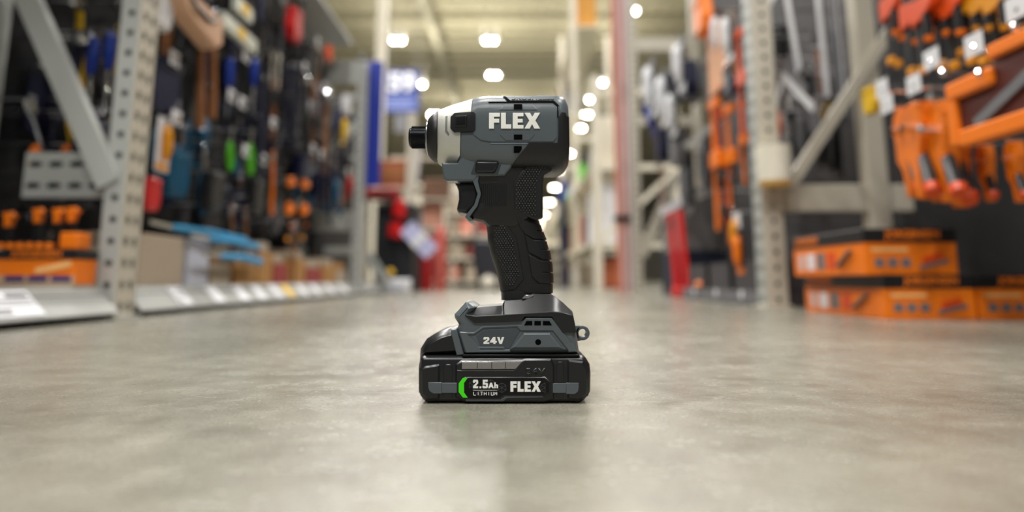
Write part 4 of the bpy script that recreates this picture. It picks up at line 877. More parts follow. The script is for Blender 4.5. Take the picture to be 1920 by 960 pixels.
# ---- barrel: sections along its length
HS = [(823,209,307,19.2,2.0),(828,206.5,311,20.6,2.05),(836,203.5,314.5,22.4,2.15),(848,200,317,24.2,2.3),(862,197,319,26,2.6),(876,194.3,321,27.2,3.0),
      (887,191.5,322,28,3.2),(900,189,323,28.3,3.4),(915,188,324,28.5,3.5),(960,187.5,326,28.6,3.5),(1010,187.5,327,28.6,3.5),(1040,188,327,28.6,3.5),(1050,189.5,324,27.8,3.4),(1057,194,319,26.5,3.3),(1060.5,203,310,23.5,3.0)]
def hsec(x):
    for i in range(len(HS)-1):
        if HS[i][0] <= x <= HS[i+1][0]:
            t = (x-HS[i][0])/(HS[i+1][0]-HS[i][0]); return [HS[i][j]*(1-t)+HS[i+1][j]*t for j in range(5)]
    return list(HS[0] if x < HS[0][0] else HS[-1])
def barrel(off, nseg=72):
    m = M(); nst = 0; vs = []
    xs = [s[0] for s in HS]; fine = []
    for i in range(len(xs)-1):
        k = max(1, int((xs[i+1]-xs[i])/5)); fine += [xs[i]+(xs[i+1]-xs[i])*q/k for q in range(k)]
    fine.append(xs[-1])
    for i, x in enumerate(fine):
        s = hsec(x); X0, zt = at(x, s[1], YC); _, zb = at(x, s[2], YC)
        zc = (zt+zb)/2; hz = (zt-zb)/2+off; hy = s[3]/1000+off; n = s[4]
        X = at(x, (s[1]+s[2])/2, YC)[0] + (-off if i == 0 else off if i == len(fine)-1 else 0)
        for k in range(nseg):
            t = 2*PI*k/nseg; c_, s_ = math.cos(t), math.sin(t)
            vs.append((X, YC-hy*math.copysign(abs(c_)**(2/n), c_), zc+hz*math.copysign(abs(s_)**(2/n), s_)))
    N_ = len(fine); fs = []
    for i in range(N_-1):
        for k in range(nseg):
            q = (k+1) % nseg; fs.append((i*nseg+k, i*nseg+q, (i+1)*nseg+q, (i+1)*nseg+k))
    fs.append(tuple(range(nseg))); fs.append(tuple((N_-1)*nseg+k for k in range(nseg))[::-1])
    m.add(vs, fs); return m.mesh('barrel')
def barrel_y(X, Z):
    """front surface of the barrel at world X,Z"""
    lo, hi = 823.0, 1063.0
    for _ in range(30):
        md = (lo+hi)/2; s = hsec(md)
        if at(md, (s[1]+s[2])/2, YC)[0] < X: lo = md
        else: hi = md
    s = hsec(lo); zt = at(lo, s[1], YC)[1]; zb = at(lo, s[2], YC)[1]; zc = (zt+zb)/2; hz = (zt-zb)/2; n = s[4]
    t = min(0.985, abs((Z-zc)/hz)); return YC-s[3]/1000*(1-t**n)**(1/n)
def prism(poly, y0, y1):
    m = M(); m.pillow(pz(poly), [(0, y0), (0, y1)]); return m.mesh('prism')
def barrel_panel(name, poly, off, mt, both=False, bevel=BEV):
    y1 = 0.62 if both else YC-0.006
    return place(boolean(barrel(off), prism(poly, 0.46, y1), 'INTERSECT'), name, mt, bevel=bevel)
# silver gearcase in front, grey shell behind
SIL = [(818,180),(889,180),(887,226),(868,226),(868,262),(866.5,300),(858.5,313),(836,315),(818,330)]
place(barrel(-0.0006), 'motor_housing', GRAY)
barrel_panel('gear_case', SIL, 0.0, ALU, True)
barrel_panel('side_shell', [(889,170),(1070,170),(1070,335),(850,335),(850,324),(862,319),(869,300),(870,262),(889,262)], 0.0002, GRAY, True, 0.0003)
barrel_panel('rear_overmold', [(947,336),(991,281),(1041,281),(1043,268),(1043,236),(1048,226),(1056,226),(1058,232),(1072,232),(1072,340),(947,340)], 0.0011, RUB, True)
# raised logo panel, vent frames
barrel_panel('logo_panel', [(892,266),(889,236),(896,219),(926,219),(936,224),(1004,224),(1014,215),(1033,215),(1040,222),(1040,271),(1033,279),(924,279),(905,276)], 0.0011, GRAY)
barrel_panel('vent_frame', [(937,222.5),(948,211),(996,211),(1007,222.5)], 0.0007, GRAY)
barrel_panel('vent_frame', [(938,266.5),(1001,266.5),(991,277),(949,277)], 0.0016, GRAY)
for poly in ([(963.5,212),(978.5,212),(978.5,221),(963.5,221)], [(963.5,267),(978.5,267),(978.5,276),(963.5,276)], [(963.5,287.5),(977.5,287.5),(977.5,292),(973,298.5),(963.5,298.5)]):
    barrel_panel('vent_slot', poly, 0.0019, PIT, bevel=0)
barrel_panel('trim_line', [(918,206.3),(953,206.3),(944,193.6),(948,193.6),(958,205),(1034,205),(1043,214),(1043,236),(1041,236),(1041,215),(1033,207.6),(918,208)], 0.0009, PIT, bevel=0)
barrel_panel('trim_line', [(922,281.2),(988,281.2),(988,283),(922,283)], 0.0007, mat('driver_grey_edge', (120, 132, 142), 0.3), bevel=0.0002)
barrel_panel('top_band', [(947,193.4),(1003,193.4),(1008,186),(1052,184),(1062,196),(1066,232),(1047,232),(1045,214),(1035,203.5),(957,203.5)], 0.0008, GRAY, True)
# top button
m = M().pillow(pz([(951,191),(952,186),(956,184),(964,184),(968,186),(970,191)]), [(0.0004, YC-.007), (0, YC-.006), (0, YC+.006), (0.0004, YC+.007)]); m.build('top_latch', GRAY, drv, True, BEV)
# lettering helpers ----------------------------------------------------------------
def letters(name, polys, yfun, d0, d1, mt, parent=drv, plane=YC, bevel=0.0):
    m = M()
    for poly in polys:
        p = ccw([at(x, y, plane) for x, y in poly]); n = len(p); vs = []
        for dd in (d0, d1):
            for X, Z in p: vs.append((X, yfun(X, Z)+dd, Z))
        fs = [(k, (k+1) % n, n+(k+1) % n, n+k) for k in range(n)]
        tri = tessellate_polygon([[Vector((X, Z, 0)) for X, Z in p]])
        for a, b, c in tri: fs.append((a, b, c)); fs.append((n+a, n+c, n+b))
        m.add(vs, fs)
    return m.build(name, mt, parent, False, bevel, 1)
def flex(x0, x1, y0, y1):
    """four block letters in a box of the picture"""
    W = x1-x0; H = y1-y0
    gl = [(0.0, .212, [(0,0),(1,0),(1,.24),(.46,.24),(.46,.38),(.94,.38),(.94,.62),(.46,.62),(.46,1),(0,1)]),
          (.235, .435, [(0,0),(.47,0),(.47,.74),(1,.74),(1,1),(0,1)]),
          (.465, .675, [(0,0),(1,0),(1,.22),(.46,.22),(.46,.39),(.93,.39),(.93,.61),(.46,.61),(.46,.78),(1,.78),(1,1),(0,1)]),
          (.695, 1.0, [(0,0),(.36,0),(.5,.26),(.66,0),(1,0),(.70,.49),(1,1),(.63,1),(.49,.72),(.34,1),(0,1),(.31,.49)])]
    return [[(x0+W*(a+(b-a)*u), y0+H*v) for u, v in g] for a, b, g in gl]
letters('logo_lettering', flex(919.5, 1010, 228.5, 256.5), barrel_y, -0.0022, 0.0, LETW, bevel=0.0001)
def textmesh(txt, x0, x1, ybase, h_px, yfun, mt, name, parent=drv, plane=YC, bold=0.035, lift=-0.0003, deep=0.0):
    cu = bpy.data.curves.new('t', 'FONT'); cu.body = txt; cu.size = 1; cu.offset = bold; cu.resolution_u = 3
    o = bpy.data.objects.new('t', cu); COL.objects.link(o); dg = bpy.context.evaluated_depsgraph_get(); dg.update()
    me = bpy.data.meshes.new_from_object(o.evaluated_get(dg)); bpy.data.objects.remove(o)
    xs = [v.co.x for v in me.vertices]; ys = [v.co.y for v in me.vertices]
    X0, Z0 = at(x0, ybase, plane); X1, _ = at(x1, ybase, plane); _, Z1 = at(x0, ybase-h_px, plane)
    a, b, c, d = min(xs), max(xs), min(ys), max(ys); off = worldloc(parent)
    for v in me.vertices:
        X = X0+(v.co.x-a)/(b-a)*(X1-X0); Z = Z0+(v.co.y-c)/(d-c)*(Z1-Z0)
        v.co = Vector((X, yfun(X, Z)+lift, Z))-off
    me.materials.clear(); me.materials.append(mt)
    ob = link(name, me, parent)
    if deep:
        sd = ob.modifiers.new('s', 'SOLIDIFY'); sd.thickness = deep; sd.offset = 0
    return ob
textmesh('BRUSHLESS', 959, 1036, 202.8, 7.6, barrel_y, PIT, 'embossed_lettering', lift=-0.0012, bold=0.03)
# side clip (black square cover)
barrel_panel('side_cover', [(850,233),(857,226),(892,226),(895,229),(895,258),(891,261.5),(857,261.5),(850,254)], 0.0022, DBLK, bevel=0.0008)
barrel_panel('side_cover_window', [(858.5,232.5),(879.5,232.5),(879.5,252.5),(858.5,252.5)], 0.0030, DBLK, bevel=0.0006)
barrel_panel('side_cover_window', [(861,235),(877,235),(877,249.5),(861,249.5)], 0.0032, LABK, bevel=0.0001)
barrel_panel('case_shade_patch', [(840,229),(844,229),(844,256),(848,263),(846,267),(840,259)], 0.0001, mat('cast_shade_grey', (120, 120, 116), 0.5, 0.4), bevel=0.0)  # flush patch; the shade of a recess is put into its darker grey
# nose: black bumper, steel ring, knurled collet (turned parts)
AX = 257.8
def turned(name, prof, mt, n=64, smooth=True, bevel=0.0):
    """prof = (pixel x, radius mm)"""
    m = M(); vs = []; _, zc = at(823, AX, YC)
    for x, r in prof:
        X = at(x, AX, YC)[0]
        for k in range(n):
            t = 2*PI*k/n; vs.append((X, YC+r/1000*math.cos(t), zc+r/1000*math.sin(t)))
    fs = []
    for i in range(len(prof)-1):
        for k in range(n): fs.append((i*n+k, i*n+(k+1) % n, (i+1)*n+(k+1) % n, (i+1)*n+k))
    fs.append(tuple(range(n))); fs.append(tuple((len(prof)-1)*n+k for k in range(n)))
    m.add(vs, fs); return m.build(name, mt, drv, smooth, bevel)
turned('nose_bumper', [(803.5,14.2),(804.2,15.2),(808,17.2),(814,19.6),(819,20.9),(823.5,21.1),(825,20.6),(825,15)], RUB)
turned('nose_ring', [(800.6,9.5),(800.2,12.2),(801.2,13.9),(803,14.6),(804.5,14.6),(804.5,9)], RING)
turned('collet_core', [(768.5,5.5),(768.5,7.3),(771.5,8.5),(802,8.5),(802,6)], COLLET)
m = M(); _, zc = at(823, AX, YC); xa = at(772.5, AX, YC)[0]; xb = at(798.5, AX, YC)[0]
NK, LK = 36, 8
for i in range(LK*2):            # knurl: rows of little pyramids
    X = xa+(xb-xa)*(i+.5)/(LK*2); hx = (xb-xa)/LK/2
    for k in range(NK):
        t = 2*PI*(k+(.5 if i % 2 else 0))/NK; dt = PI/NK; r0, r1 = .0083, .0093
        def c3(X_, t_, r_): return (X_, YC+r_*math.cos(t_), zc+r_*math.sin(t_))
        m.add([c3(X-hx, t, r0), c3(X, t-dt, r0), c3(X+hx, t, r0), c3(X, t+dt, r0), c3(X, t, r1)], [(0,1,4),(1,2,4),(2,3,4),(3,0,4)])
m.build('knurled_sleeve', COLLET, drv)
turned('bit_socket', [(768.2,3.2),(768.2,5.6),(770,5.6),(770,3.2)], PIT, 24)
# ---- trigger housing and handle
m = M().pillow(pz([(834,316),(836.5,341),(842,345.5),(894,346),(900,370),(893,391),(883,407),(889,416),(908,420),(917,428),(965,432),(1006,405),(1009,350),(1014,338),(1030,325),(1040,300),(1000,285),(880,285),(868,313),(838,316)]),
    [(.0035, YC-.0200), (.0015, YC-.0190), (0, YC-.0155), (.0008, YC), (.0030, YC+.0155), (.0040, YC+.0190), (.0050, YC+.0200)])
m.build('trigger_housing', RUB, drv, True, BEV)
m = M().pillow(pz([(833,313),(862,313),(870,300),(872,280),(992,281),(947,337),(899,338),(894,347),(842,346.5),(836,342)]),
    [(.0014, YC-.0222), (.0002, YC-.0210), (0, YC-.014), (.0010, YC-.004), (.0038, YC+.012), (.0060, YC+.0205)])
m.build('lower_shell', GRAY, drv, True, 0.0003)
m = M().pillow(pz([(889,345),(901,336),(899,346),(904.5,370),(898,392),(884,411),(889,417),(884,418.5),(875,411.5),(880,404),(892,389),(898,370)]),
    [(.0003, YC-.0214), (0, YC-.0208), (0, YC+.0208), (.0003, YC+.0214)])
m.build('trigger_guard', GRAY, drv, True, 0.0002)
m = M().pillow(pz([(866,344),(897,344),(903,370),(897,391),(880,405.5),(862,402.5),(858,395),(862,376),(861.5,361),(858,351)]), [(.0030, YC-.0150), (.0008, YC-.0130), (0, YC-.008), (0, YC+.008), (.0008, YC+.0130), (.0030, YC+.0150)])
m.build('trigger', DBLK, drv, True, BEV)
m = M().pillow(pz([(895,313),(900,311.5),(933,312),(937,315),(932,327),(928,333),(897,333),(894,329)]), [(.0012, YC-.0255), (0, YC-.0243), (0, YC+.0243), (.0012, YC+.0255)])
m.build('direction_switch', DBLK, drv, True, BEV)
m = M().pillow(pz([(886,335),(894,311),(899,308),(941,308),(941,316),(935,335)]), [(.0006, YC-.0229), (0, YC-.0223), (0, YC-.019)])
m.build('switch_surround', mat('driver_dark_grey', (56, 62, 68), 0.4), drv, True, 0.0003)
# ridged side of the handle
m = M()
for k in range(13):
    x = 903+k*3.75; a = at(x, 350, YC)[0]; b = at(x+1.7, 350, YC)[0]; zt = at(x, 349+abs(k-6)*.2, YC)[1]; zb = at(x, 391-(0 if k > 1 else 6), YC)[1]
    m.box((a, YC-.0206, zb), (b, YC-.019, zt))
m.build('side_ridges', RUB, drv, False, 0.0002)
GS = [(318,925,1030,20.0),(327,912,1027,19.8),(337,906,1014,19.7),(350,902,1008.5,19.6),(370,900,1008,19.4),(395,896,1008.5,19.2),(412,899,1010,19.0),(425,915,1013,18.8),(440,917,1018.5,18),
      (452,917.5,1022.5,18),(475,922,1028.5,18),(498,930,1032,18),(522,937,1034,18),(548,941.5,1034,17.8),(562,942,1034,17.8)]
def gsec(y):
    for i in range(len(GS)-1):
        if GS[i][0] <= y <= GS[i+1][0]:
            t = (y-GS[i][0])/(GS[i+1][0]-GS[i][0]); return [GS[i][j]*(1-t)+GS[i+1][j]*t for j in range(4)]
    return list(GS[0] if y < GS[0][0] else GS[-1])
GN = 2.7
def grip(off, nseg=56):
    vs = []; ys = []
    for i in range(len(GS)-1):
        k = max(1, int((GS[i+1][0]-GS[i][0])/5)); ys += [GS[i][0]+(GS[i+1][0]-GS[i][0])*q/k for q in range(k)]
    ys.append(GS[-1][0])
    for y in ys:
        s = gsec(y); Xa = at(s[1], y, YC)[0]; Xb, Z = at(s[2], y, YC); xc = (Xa+Xb)/2; hx = (Xb-Xa)/2+off; hy = s[3]/1000+off
        for k in range(nseg):
            t = 2*PI*k/nseg; c_, s_ = math.cos(t), math.sin(t)
            vs.append((xc+hx*math.copysign(abs(c_)**(2/GN), c_), YC-hy*math.copysign(abs(s_)**(2/GN), s_), Z))
    fs = []; n = nseg; N_ = len(ys)
    for i in range(N_-1):
        for k in range(n): fs.append((i*n+k, i*n+(k+1) % n, (i+1)*n+(k+1) % n, (i+1)*n+k))
    fs.append(tuple(range(n))); fs.append(tuple((N_-1)*n+k for k in range(n)))
    return M().add(vs, fs).mesh('grip')
def grip_y(X, Z):
    lo, hi = 318.0, 562.0
    for _ in range(30):
        md = (lo+hi)/2
        if at(965, md, YC)[1] > Z: lo = md
        else: hi = md
    s = gsec(lo); Xa = at(s[1], lo, YC)[0]; Xb = at(s[2], lo, YC)[0]; t = min(.98, abs((X-(Xa+Xb)/2)/((Xb-Xa)/2)))
    return YC-s[3]/1000*(1-t**GN)**(1/GN)
place(grip(0), 'handle', RUB)
def grip_panel(name, poly, off, mt=RUB, bevel=BEV, both=False, parent=drv):
    return place(boolean(grip(off), prism(poly, 0.46, 0.62 if both else YC-.003), 'INTERSECT'), name, mt, bevel=bevel, parent=parent)
RP = [(986,316),(1032,316),(1032,328),(1018,336),(1016,350),(1016,412),(1002,417.5),(964,399),(962,348)]
RPi = [(988,321),(1022,321),(1010,333),(1004,350),(1004,408),(999,411),(968,396),(967,350)]
m = M().pillow(pz(RP), [(.0008, YC-.0206), (0, YC-.0197), (0, YC-.010)]); rp = m.build('rear_grip_pad', RUB, drv, True, BEV)
fp = grip_panel('front_grip_pad', [(905,420),(946,419.5),(952,428),(968,448),(981,523),(966,541),(944,547),(925,547)], 0.0012)
def inside(p, x, y):
    c = False; n = len(p)
    for i in range(n):
        (x1, y1), (x2, y2) = p[i], p[i-1]
        if (y1 > y) != (y2 > y) and x < (x2-x1)*(y-y1)/(y2-y1)+x1: c = not c
    return c
def dimples(name, region, yfun, d0, parent, pitch=5.1, shear=0.0):
    m = M(); j = 0; y = 318
    while y < 545:
        x = 905+(pitch/2 if j % 2 else 0)+shear*(y-318)
        while x < 1035:
            if inside(region, x, y):
                X, Z = at(x, y, YC); r = .00110; Y = yfun(X, Z)+d0; vs = []
                for (rr, dd) in ((1.0, 0.0), (.82, -.00035), (.42, -.0006)):
                    for q in range(6):
                        t = PI/3*q+PI/6; vs.append((X+r*rr*math.cos(t)*1.12, Y+dd, Z+r*rr*math.sin(t)*.92))
                vs.append((X, Y-.00065, Z)); fs = []
                for a in range(2):
                    for q in range(6): fs.append((a*6+q, a*6+(q+1) % 6, (a+1)*6+(q+1) % 6, (a+1)*6+q))
                for q in range(6): fs.append((12+q, 12+(q+1) % 6, 18))
                m.add(vs, fs)
            x += pitch
        y += pitch*.80; j += 1
    ob = m.build(name, mat('grip_texture_rubber', (26, 27, 29), 0.28, 0, 0.0), parent, True); return ob
dimples('grip_texture', RPi, lambda X, Z: YC-.0206, 0.0, rp)
dimples('grip_texture', [(928,426),(943,424),(948,434),(961,452),(973,520),(962,536),(950,538),(944,520),(930,470)], grip_y, -0.0012, fp, 4.9, 0.0)
RIBS = [[(967,408),(990,421),(1013,423.5),(1016,434),(1006,434),(1006,436),(1018,436),(1024,450),(1000,450),(984,441),(974,427)],
        [(984,443),(1000,453),(1024,453.5),(1028,468),(1012,468),(1012,470),(1030,470),(1036,487),(1016,487),(990,474)],
        [(990,479),(1012,490.5),(1036,490.5),(1038,510),(1016,510),(1016,512),(1038,512),(1040,531),(1010,531),(997,519)]]
for r in RIBS: grip_panel('rear_grip_rib', r, 0.0016, both=True)
grip_panel('handle_collar', [(930,545),(980,545),(988,552),(978,563),(930,566)], 0.0008, DBLK, both=True)
grip_panel('handle_collar', [(985,532),(1040,532),(1040,549),(990,549),(975,543)], 0.0010, RUB, both=True)
# ---- foot
YB = 0.510                       # front of the foot
def pf(p, Y=YB): return [at(x, y, Y) for x, y in p]
m = M().pillow(pf([(853,589),(875,565),(882,566),(894,575),(888,586),(900,590),(1060,590),(1076,600),(1080,622),(1085,663),(869,664),(857,621),(861,607),(854,596)], .520),
    [(.0042, .5095), (.0022, .5112), (0, .5165), (0, .565), (.003, .572), (.006, .574)])
m.build('foot_shell', GRAY, drv, True, BEV)
T_ = [(871,583),(879,577),(942,572),(946,563),(978,560.5),(999,550),(1035,552),(1055,567),(1073,584)]
C_ = [(873,590),(891,593),(942,590.5),(946,590.3),(975,589),(1000,587.5),(1035,585),(1055,586),(1075,592)]
B_ = [(873,592),(889,606),(942,604),(946,604),(977,602.5),(983,593.8),(1035,593.8),(1055,624),(1081,624)]
n = len(T_); vs = []
for pts, y, pl in ((B_, .5076, .5076), (C_, .5074, .5074), (T_, .5165, .520), (T_, .5655, .520), (B_, .570, .520)):
    for p in pts: vs.append((at(*p, pl)[0], y, at(*p, pl)[1]))
fs = [(r_*n+k, r_*n+k+1, ((r_+1) % 5)*n+k+1, ((r_+1) % 5)*n+k) for r_ in range(5) for k in range(n-1)] + [tuple(r_*n for r_ in range(5)), tuple(r_*n+n-1 for r_ in range(5))[::-1]]
M().add(vs, fs).build('foot_cover', DBLK, drv, True, 0.0006)
m = M().pillow(pf([(978,560),(985,552.5),(1000,552.5),(998,556),(990,560)], .520), [(.0003, .5145), (0, .5150), (0, .52)])
m.build('collar_notch', SILV, drv, True, 0.0002)  # small silver notch where the handle meets the foot
def fplate(name, poly, y, d, ch, mt, parent=drv, bevel=0.0002):
    m = M().pillow(pf(poly, y), [(ch, y), (0, y+min(ch*1.2, d*.8)), (0, y+d)]); return m.build(name, mt, parent, True, bevel)
fplate('foot_rib', [(861,622),(887,622.5),(904,611),(976,609),(986,595.5),(1035,595.5),(1042,604),(1075,645),(1082,660),(1066,661),(1064,656),(1036,621),(976,621),(969,613.5),(907,616),(890,628),(878,628),(892,641),(902,655),(957,655),(957,661),(873,662)], .5082, .004, .0007, GRAY)
fplate('number_recess', [(893,630),(909,618),(971,616),(975,621),(955,653),(903,653)], .5090, .002, .0001, mat('driver_mid_grey', (66, 74, 80), 0.4))
fplate('number_ledge', [(897,650),(944,650),(947,654),(895,654)], .5082, .002, .0003, GRAY)
sp = fplate('foot_side_pad', [(981,623),(1032,623),(1057,655),(956,655)], .5070, .005, .0016, GRAY)
fplate('pad_hole', [(1009+5.6*math.cos(PI/6*k), 641.5+5.6*math.sin(PI/6*k)) for k in range(12)], .5068, .003, .0, PIT, bevel=0)
for q in ([(987,602),(998,602),(998,610),(983,610)], [(1002,602),(1014,602),(1014,610),(1002,610)], [(1018,602),(1030,602),(1035,610),(1018,610)]):
    fplate('foot_vent', q, .5078, .003, 0, PIT, bevel=0)
Y24 = .5088
def blocks(name, polys, Y, mt, thick=.0004):
    return letters(name, polys, lambda X, Z: Y, 0, thick, mt, plane=Y)
def g2(x, y, w_, h, t):          # heavy figure 2
    return [[(x,y+h*.1),(x+w_*.12,y),(x+w_*.85,y),(x+w_,y+h*.14),(x+w_,y+h*.42),(x+w_*.52,y+h*.76),(x+w_,y+h*.76),(x+w_,y+h),(x,y+h),(x,y+h*.74),(x+w_*.62,y+h*.36),(x+w_*.62,y+h*.24),(x+w_*.4,y+h*.24),(x+w_*.4,y+h*.36),(x,y+h*.36)]]
def g4(x, y, w_, h, t):
    return [[(x+w_*.45,y),(x+w_*.80,y),(x+w_*.80,y+h*.55),(x+w_,y+h*.55),(x+w_,y+h*.80),(x+w_*.80,y+h*.80),(x+w_*.80,y+h),(x+w_*.48,y+h),(x+w_*.48,y+h*.80),(x,y+h*.80),(x,y+h*.58)]]
def gV(x, y, w_, h, t):
    return [[(x,y),(x+w_*.34,y),(x+w_*.5,y+h*.56),(x+w_*.66,y),(x+w_,y),(x+w_*.66,y+h),(x+w_*.34,y+h)]]
def g5(x, y, w_, h, t):
    return [[(x+w_*.06,y),(x+w_*.95,y),(x+w_*.95,y+h*.24),(x+w_*.42,y+h*.24),(x+w_*.42,y+h*.36),(x+w_*.85,y+h*.36),(x+w_,y+h*.5),(x+w_,y+h*.86),(x+w_*.82,y+h),(x+w_*.12,y+h),(x,y+h*.9),(x,y+h*.70),(x+w_*.38,y+h*.70),(x+w_*.38,y+h*.77),(x+w_*.62,y+h*.77),(x+w_*.62,y+h*.58),(x+w_*.06,y+h*.58)]]
blocks('voltage_lettering', g2(906.5,632,11,13,0)+g4(919,632,12.5,13,0)+gV(932,632,13.5,13,0), Y24, LETW)
# lanyard eye
m = M(); Xc, Zc = at(1091, 623.5, .542); ro, ri = .0055, .0031; vs = []
for y in (.536, .548):
    for r in (ro, ri):
        for k in range(24): vs.append((Xc+r*math.cos(2*PI*k/24), y, Zc+r*math.sin(2*PI*k/24)))
fs = []
for k in range(24):
    q = (k+1) % 24; fs += [(k, q, 24+q, 24+k), (48+k, 72+k, 72+q, 48+q), (k, 48+k, 48+q, q), (24+k, 24+q, 72+q, 72+k)]
m.add(vs, fs)
m.pillow([(Xc-.012, Zc+.0055), (Xc-.012, Zc-.0075), (Xc-.001, Zc-.0055), (Xc-.0030, Zc-.002), (Xc-.0032, Zc+.001), (Xc-.001, Zc+.0055)], [(.0002, .536), (0, .5365), (0, .5475), (.0002, .548)])
m.build('lanyard_eye', GRAY, drv, True, 0.0004)
# ---- battery
bat = empty('battery', (0, 0, 0)); bat.parent = drv; bat.location = (0, 0, 0)
BY = 0.505
def bplate(name, poly, y, d, ch, mt, bevel=0.0003, back=None):
    rings = [(ch, y), (0, y+min(ch*1.1, d*.8)), (0, y+d)]
    if back: rings += [(back, y+d+back)]
    return M().pillow(pf(poly, y), rings).build(name, mt, bat, True, bevel)
bb = pf([(783,690),(786,672),(794,667),(1090,667),(1099,671),(1107,684),(1109,700),(1108,738),(1098,751),(1088,758.5),(800,758.5),(790,750),(783,737)], BY)
zmin = min(z for x, z in bb)
bb = [(x, max(0.0, z)) if z < .001 else (x, z) for x, z in bb]
bb = [(x, 0.0) if z == zmin or z < .0008 else (x, z) for x, z in bb]
M().pillow(bb, [(.0030, BY+.0018), (.0022, BY+.0022), (0, BY+.0062), (0, BY+.066), (.003, BY+.0715)]).build('battery_case', DBLK, bat, True, BEV)
m = M().pillow(pf([(786,672),(787,655),(799,636),(825,622),(848,615.5),(858,618),(870,667)], .514), [(.0046, .5105), (.004, .5110), (0, .5190), (0, .560), (.004, .5645)])
m.build('battery_shoulder', DBLK, bat, True, BEV)
m = M().pillow(pf([(845,617),(857,616),(871,664),(857,666)], .514), [(.0006, .5098), (0, .5105), (0, .562)]); m.build('battery_seam_strip', GRAY, bat, True, 0.0003)
m = M().pillow(pf([(823,622.5),(848,613.5),(849,616),(824,625)], .535), [(0, .525), (0, .548)]); m.build('release_button', DBLK, bat, True, 0.0003)
m = M().pillow(pf([(870,664.5),(1085,664.5),(1088,669),(866,669)], .5075), [(.0003, .5075), (0, .508), (0, .57)]); m.build('battery_rail', LABK, bat, True, 0.0002)
# raised corner blocks and centre block of the case
bplate('corner_block', [(785,692),(795,683),(822,679),(828,683),(828,752),(802,755),(788,744),(785,734)], BY+.0004, .006, .0028, DBLK, 0.0004)
bplate('corner_block', [(1106,692),(1096,674),(1064,670),(1060,676),(1060,752),(1086,755),(1104,743),(1106,734)], BY+.0004, .006, .0028, DBLK, 0.0004)
bplate('centre_block', [(853,683),(866,674),(978,674),(985,672),(1034,672),(1040,684),(1040,750),(1020,755),(872,755),(853,746)], BY+.0002, .006, .0016, DBLK, 0.0004)
bplate('case_rib', [(829,688),(835,681),(846,681),(851,688),(851,748),(829,748)], BY+.0014, .005, .0012, DBLK)
bplate('case_rib', [(1041,684),(1046,676),(1056,676),(1059,684),(1059,748),(1041,748)], BY+.0014, .005, .0012, DBLK)
bplate('grey_band', [(803,717),(828,717),(828,738),(812,738),(805,733),(803,727)], BY+.0001, .002, .0002, GRAY, 0.0001)
bplate('grey_band', [(828,718),(860,718),(860,737),(828,737)], BY+.0006, .002, .0002, GRAY, 0.0001)
bplate('grey_band', [(1085,718),(1062,718),(1062,739),(1078,739),(1084,734),(1085,727)], BY+.0001, .002, .0002, GRAY, 0.0001)
bplate('grey_band', [(1062,719),(1030,719),(1030,737),(1062,737)], BY+.0006, .002, .0002, GRAY, 0.0001)
GREY2 = mat('label_surround_grey', (66, 70, 74), 0.4)
bplate('label_surround', [(858,718),(872,706),(1022,706),(1034,716),(1034,737),(1018,744),(948,744.5),(940,750),(872,750),(858,739)], BY-.0006, .003, .0009, DBLK)
bplate('label_surround_edge', [(872,749),(939,749),(947,743.5),(1018,743),(1020,746),(951,747),(944,753),(874,753)], BY-.0004, .002, .0003, GREY2)
bplate('label_plate', [(862,719),(874,709),(1020,709),(1030,718),(1030,735),(1017,740.5),(944,740.5),(936,746),(876,746),(863,737)], BY-.0008, .001, 0, LABK, 0)
LY = BY-.00092
def lblocks(name, polys, mt): return letters(name, polys, lambda X, Z: LY, 0, .0001, mt, parent=bat, plane=LY)
lblocks('green_bracket', [[(868,708.5),(877,708.5),(870,718),(870,736),(877,745.5),(868,745.5),(860,735),(860,719)]], GRN)
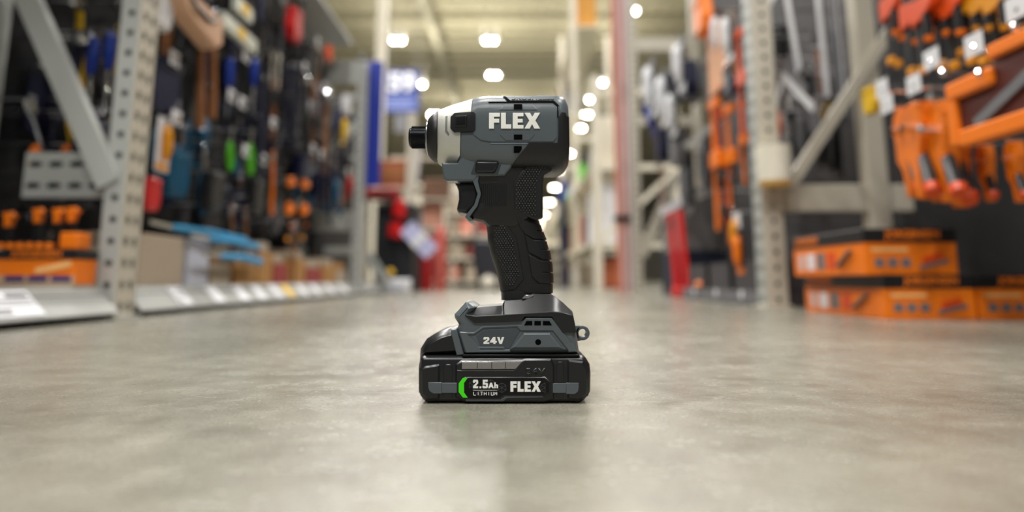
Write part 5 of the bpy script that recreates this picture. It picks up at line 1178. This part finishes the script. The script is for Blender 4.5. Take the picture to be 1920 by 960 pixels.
# cube-line pattern on the label
lines = []
def ln(x1, y1, x2, y2, t=.5):
    dx, dy = x2-x1, y2-y1; L = math.hypot(dx, dy); nx, ny = -dy/L*t, dx/L*t
    lines.append([(x1+nx, y1+ny), (x2+nx, y2+ny), (x2-nx, y2-ny), (x1-nx, y1-ny)])
for cx, cy in ((941,727),(880,718),(1022,727),(900,742),(920,712)):
    for k in range(6):
        a = PI/3*k+PI/6; x2, y2 = cx+9*math.cos(a), cy+9*math.sin(a); b = a+PI/3
        ln(cx, cy, x2, y2, .35); ln(x2, y2, cx+9*math.cos(b), cy+9*math.sin(b), .35)
lines = [l for l in lines if all(876 < x < 1028 and 709.5 < y < 745-(5 if x > 938 else 0) for x, y in l)]
lblocks('label_pattern', lines, LABL)
LY -= .00006
lblocks('capacity_lettering', g2(887,712,9.5,16,0)+[[(899,724.5),(902.5,724.5),(902.5,728),(899,728)]]+g5(904.5,712,10.5,16,0)+
  [[(915.5,728),(919.3,717.5),(922.3,717.5),(926,728),(923,728),(922.4,726),(919.4,726),(918.8,728)],
   [(926.8,717),(929.6,717),(929.6,720.8),(932.5,720.8),(933.8,722.4),(933.8,728),(931,728),(931,723.2),(929.6,723.2),(929.6,728),(926.8,728)]], LETW)
ln_ = lines; lines = []
def strokes(s, x0, y0, w_, h, adv):
    G = {'L': [(0,0,0,1),(0,1,1,1)], 'I': [(.5,0,.5,1)], 'T': [(0,0,1,0),(.5,0,.5,1)], 'H': [(0,0,0,1),(1,0,1,1),(0,.5,1,.5)], 'U': [(0,0,0,1),(0,1,1,1),(1,0,1,1)], 'M': [(0,0,0,1),(0,0,.5,.6),(.5,.6,1,0),(1,0,1,1)]}
    for i, ch in enumerate(s):
        for a, b, c, d in G[ch]: ln(x0+i*adv+a*w_, y0+b*h, x0+i*adv+c*w_, y0+d*h, .55)
ln(887, 731.6, 932, 731.6, .35)
strokes('LITHIUM', 888, 735, 4, 6, 6.6)
lblocks('chemistry_lettering', lines, LETW)
lblocks('logo_lettering', flex(957, 1014, 715, 734.5), LETW)
textmesh('24V', 985, 1024, 702, 12, lambda X, Z: BY, EMB, 'embossed_lettering', parent=bat, plane=BY, lift=-.0001, deep=.0004)
gw = bplate('charge_gauge', [(866,678),(979,678),(967,692),(866,692)], BY-.0004, .002, .0002, SILV, 0.0001)
for x in (895, 922, 948):
    M().box((at(x, 685, BY)[0]-.0002, BY-.0006, at(x, 691, BY)[1]), (at(x, 685, BY)[0]+.0002, BY+.001, at(x, 679, BY)[1])).build('gauge_divider', LABK, gw)
bplate('gauge_ledge', [(856,694),(964,694),(982,676),(986,676),(970,698),(856,698)], BY-.0002, .002, .0004, DBLK)
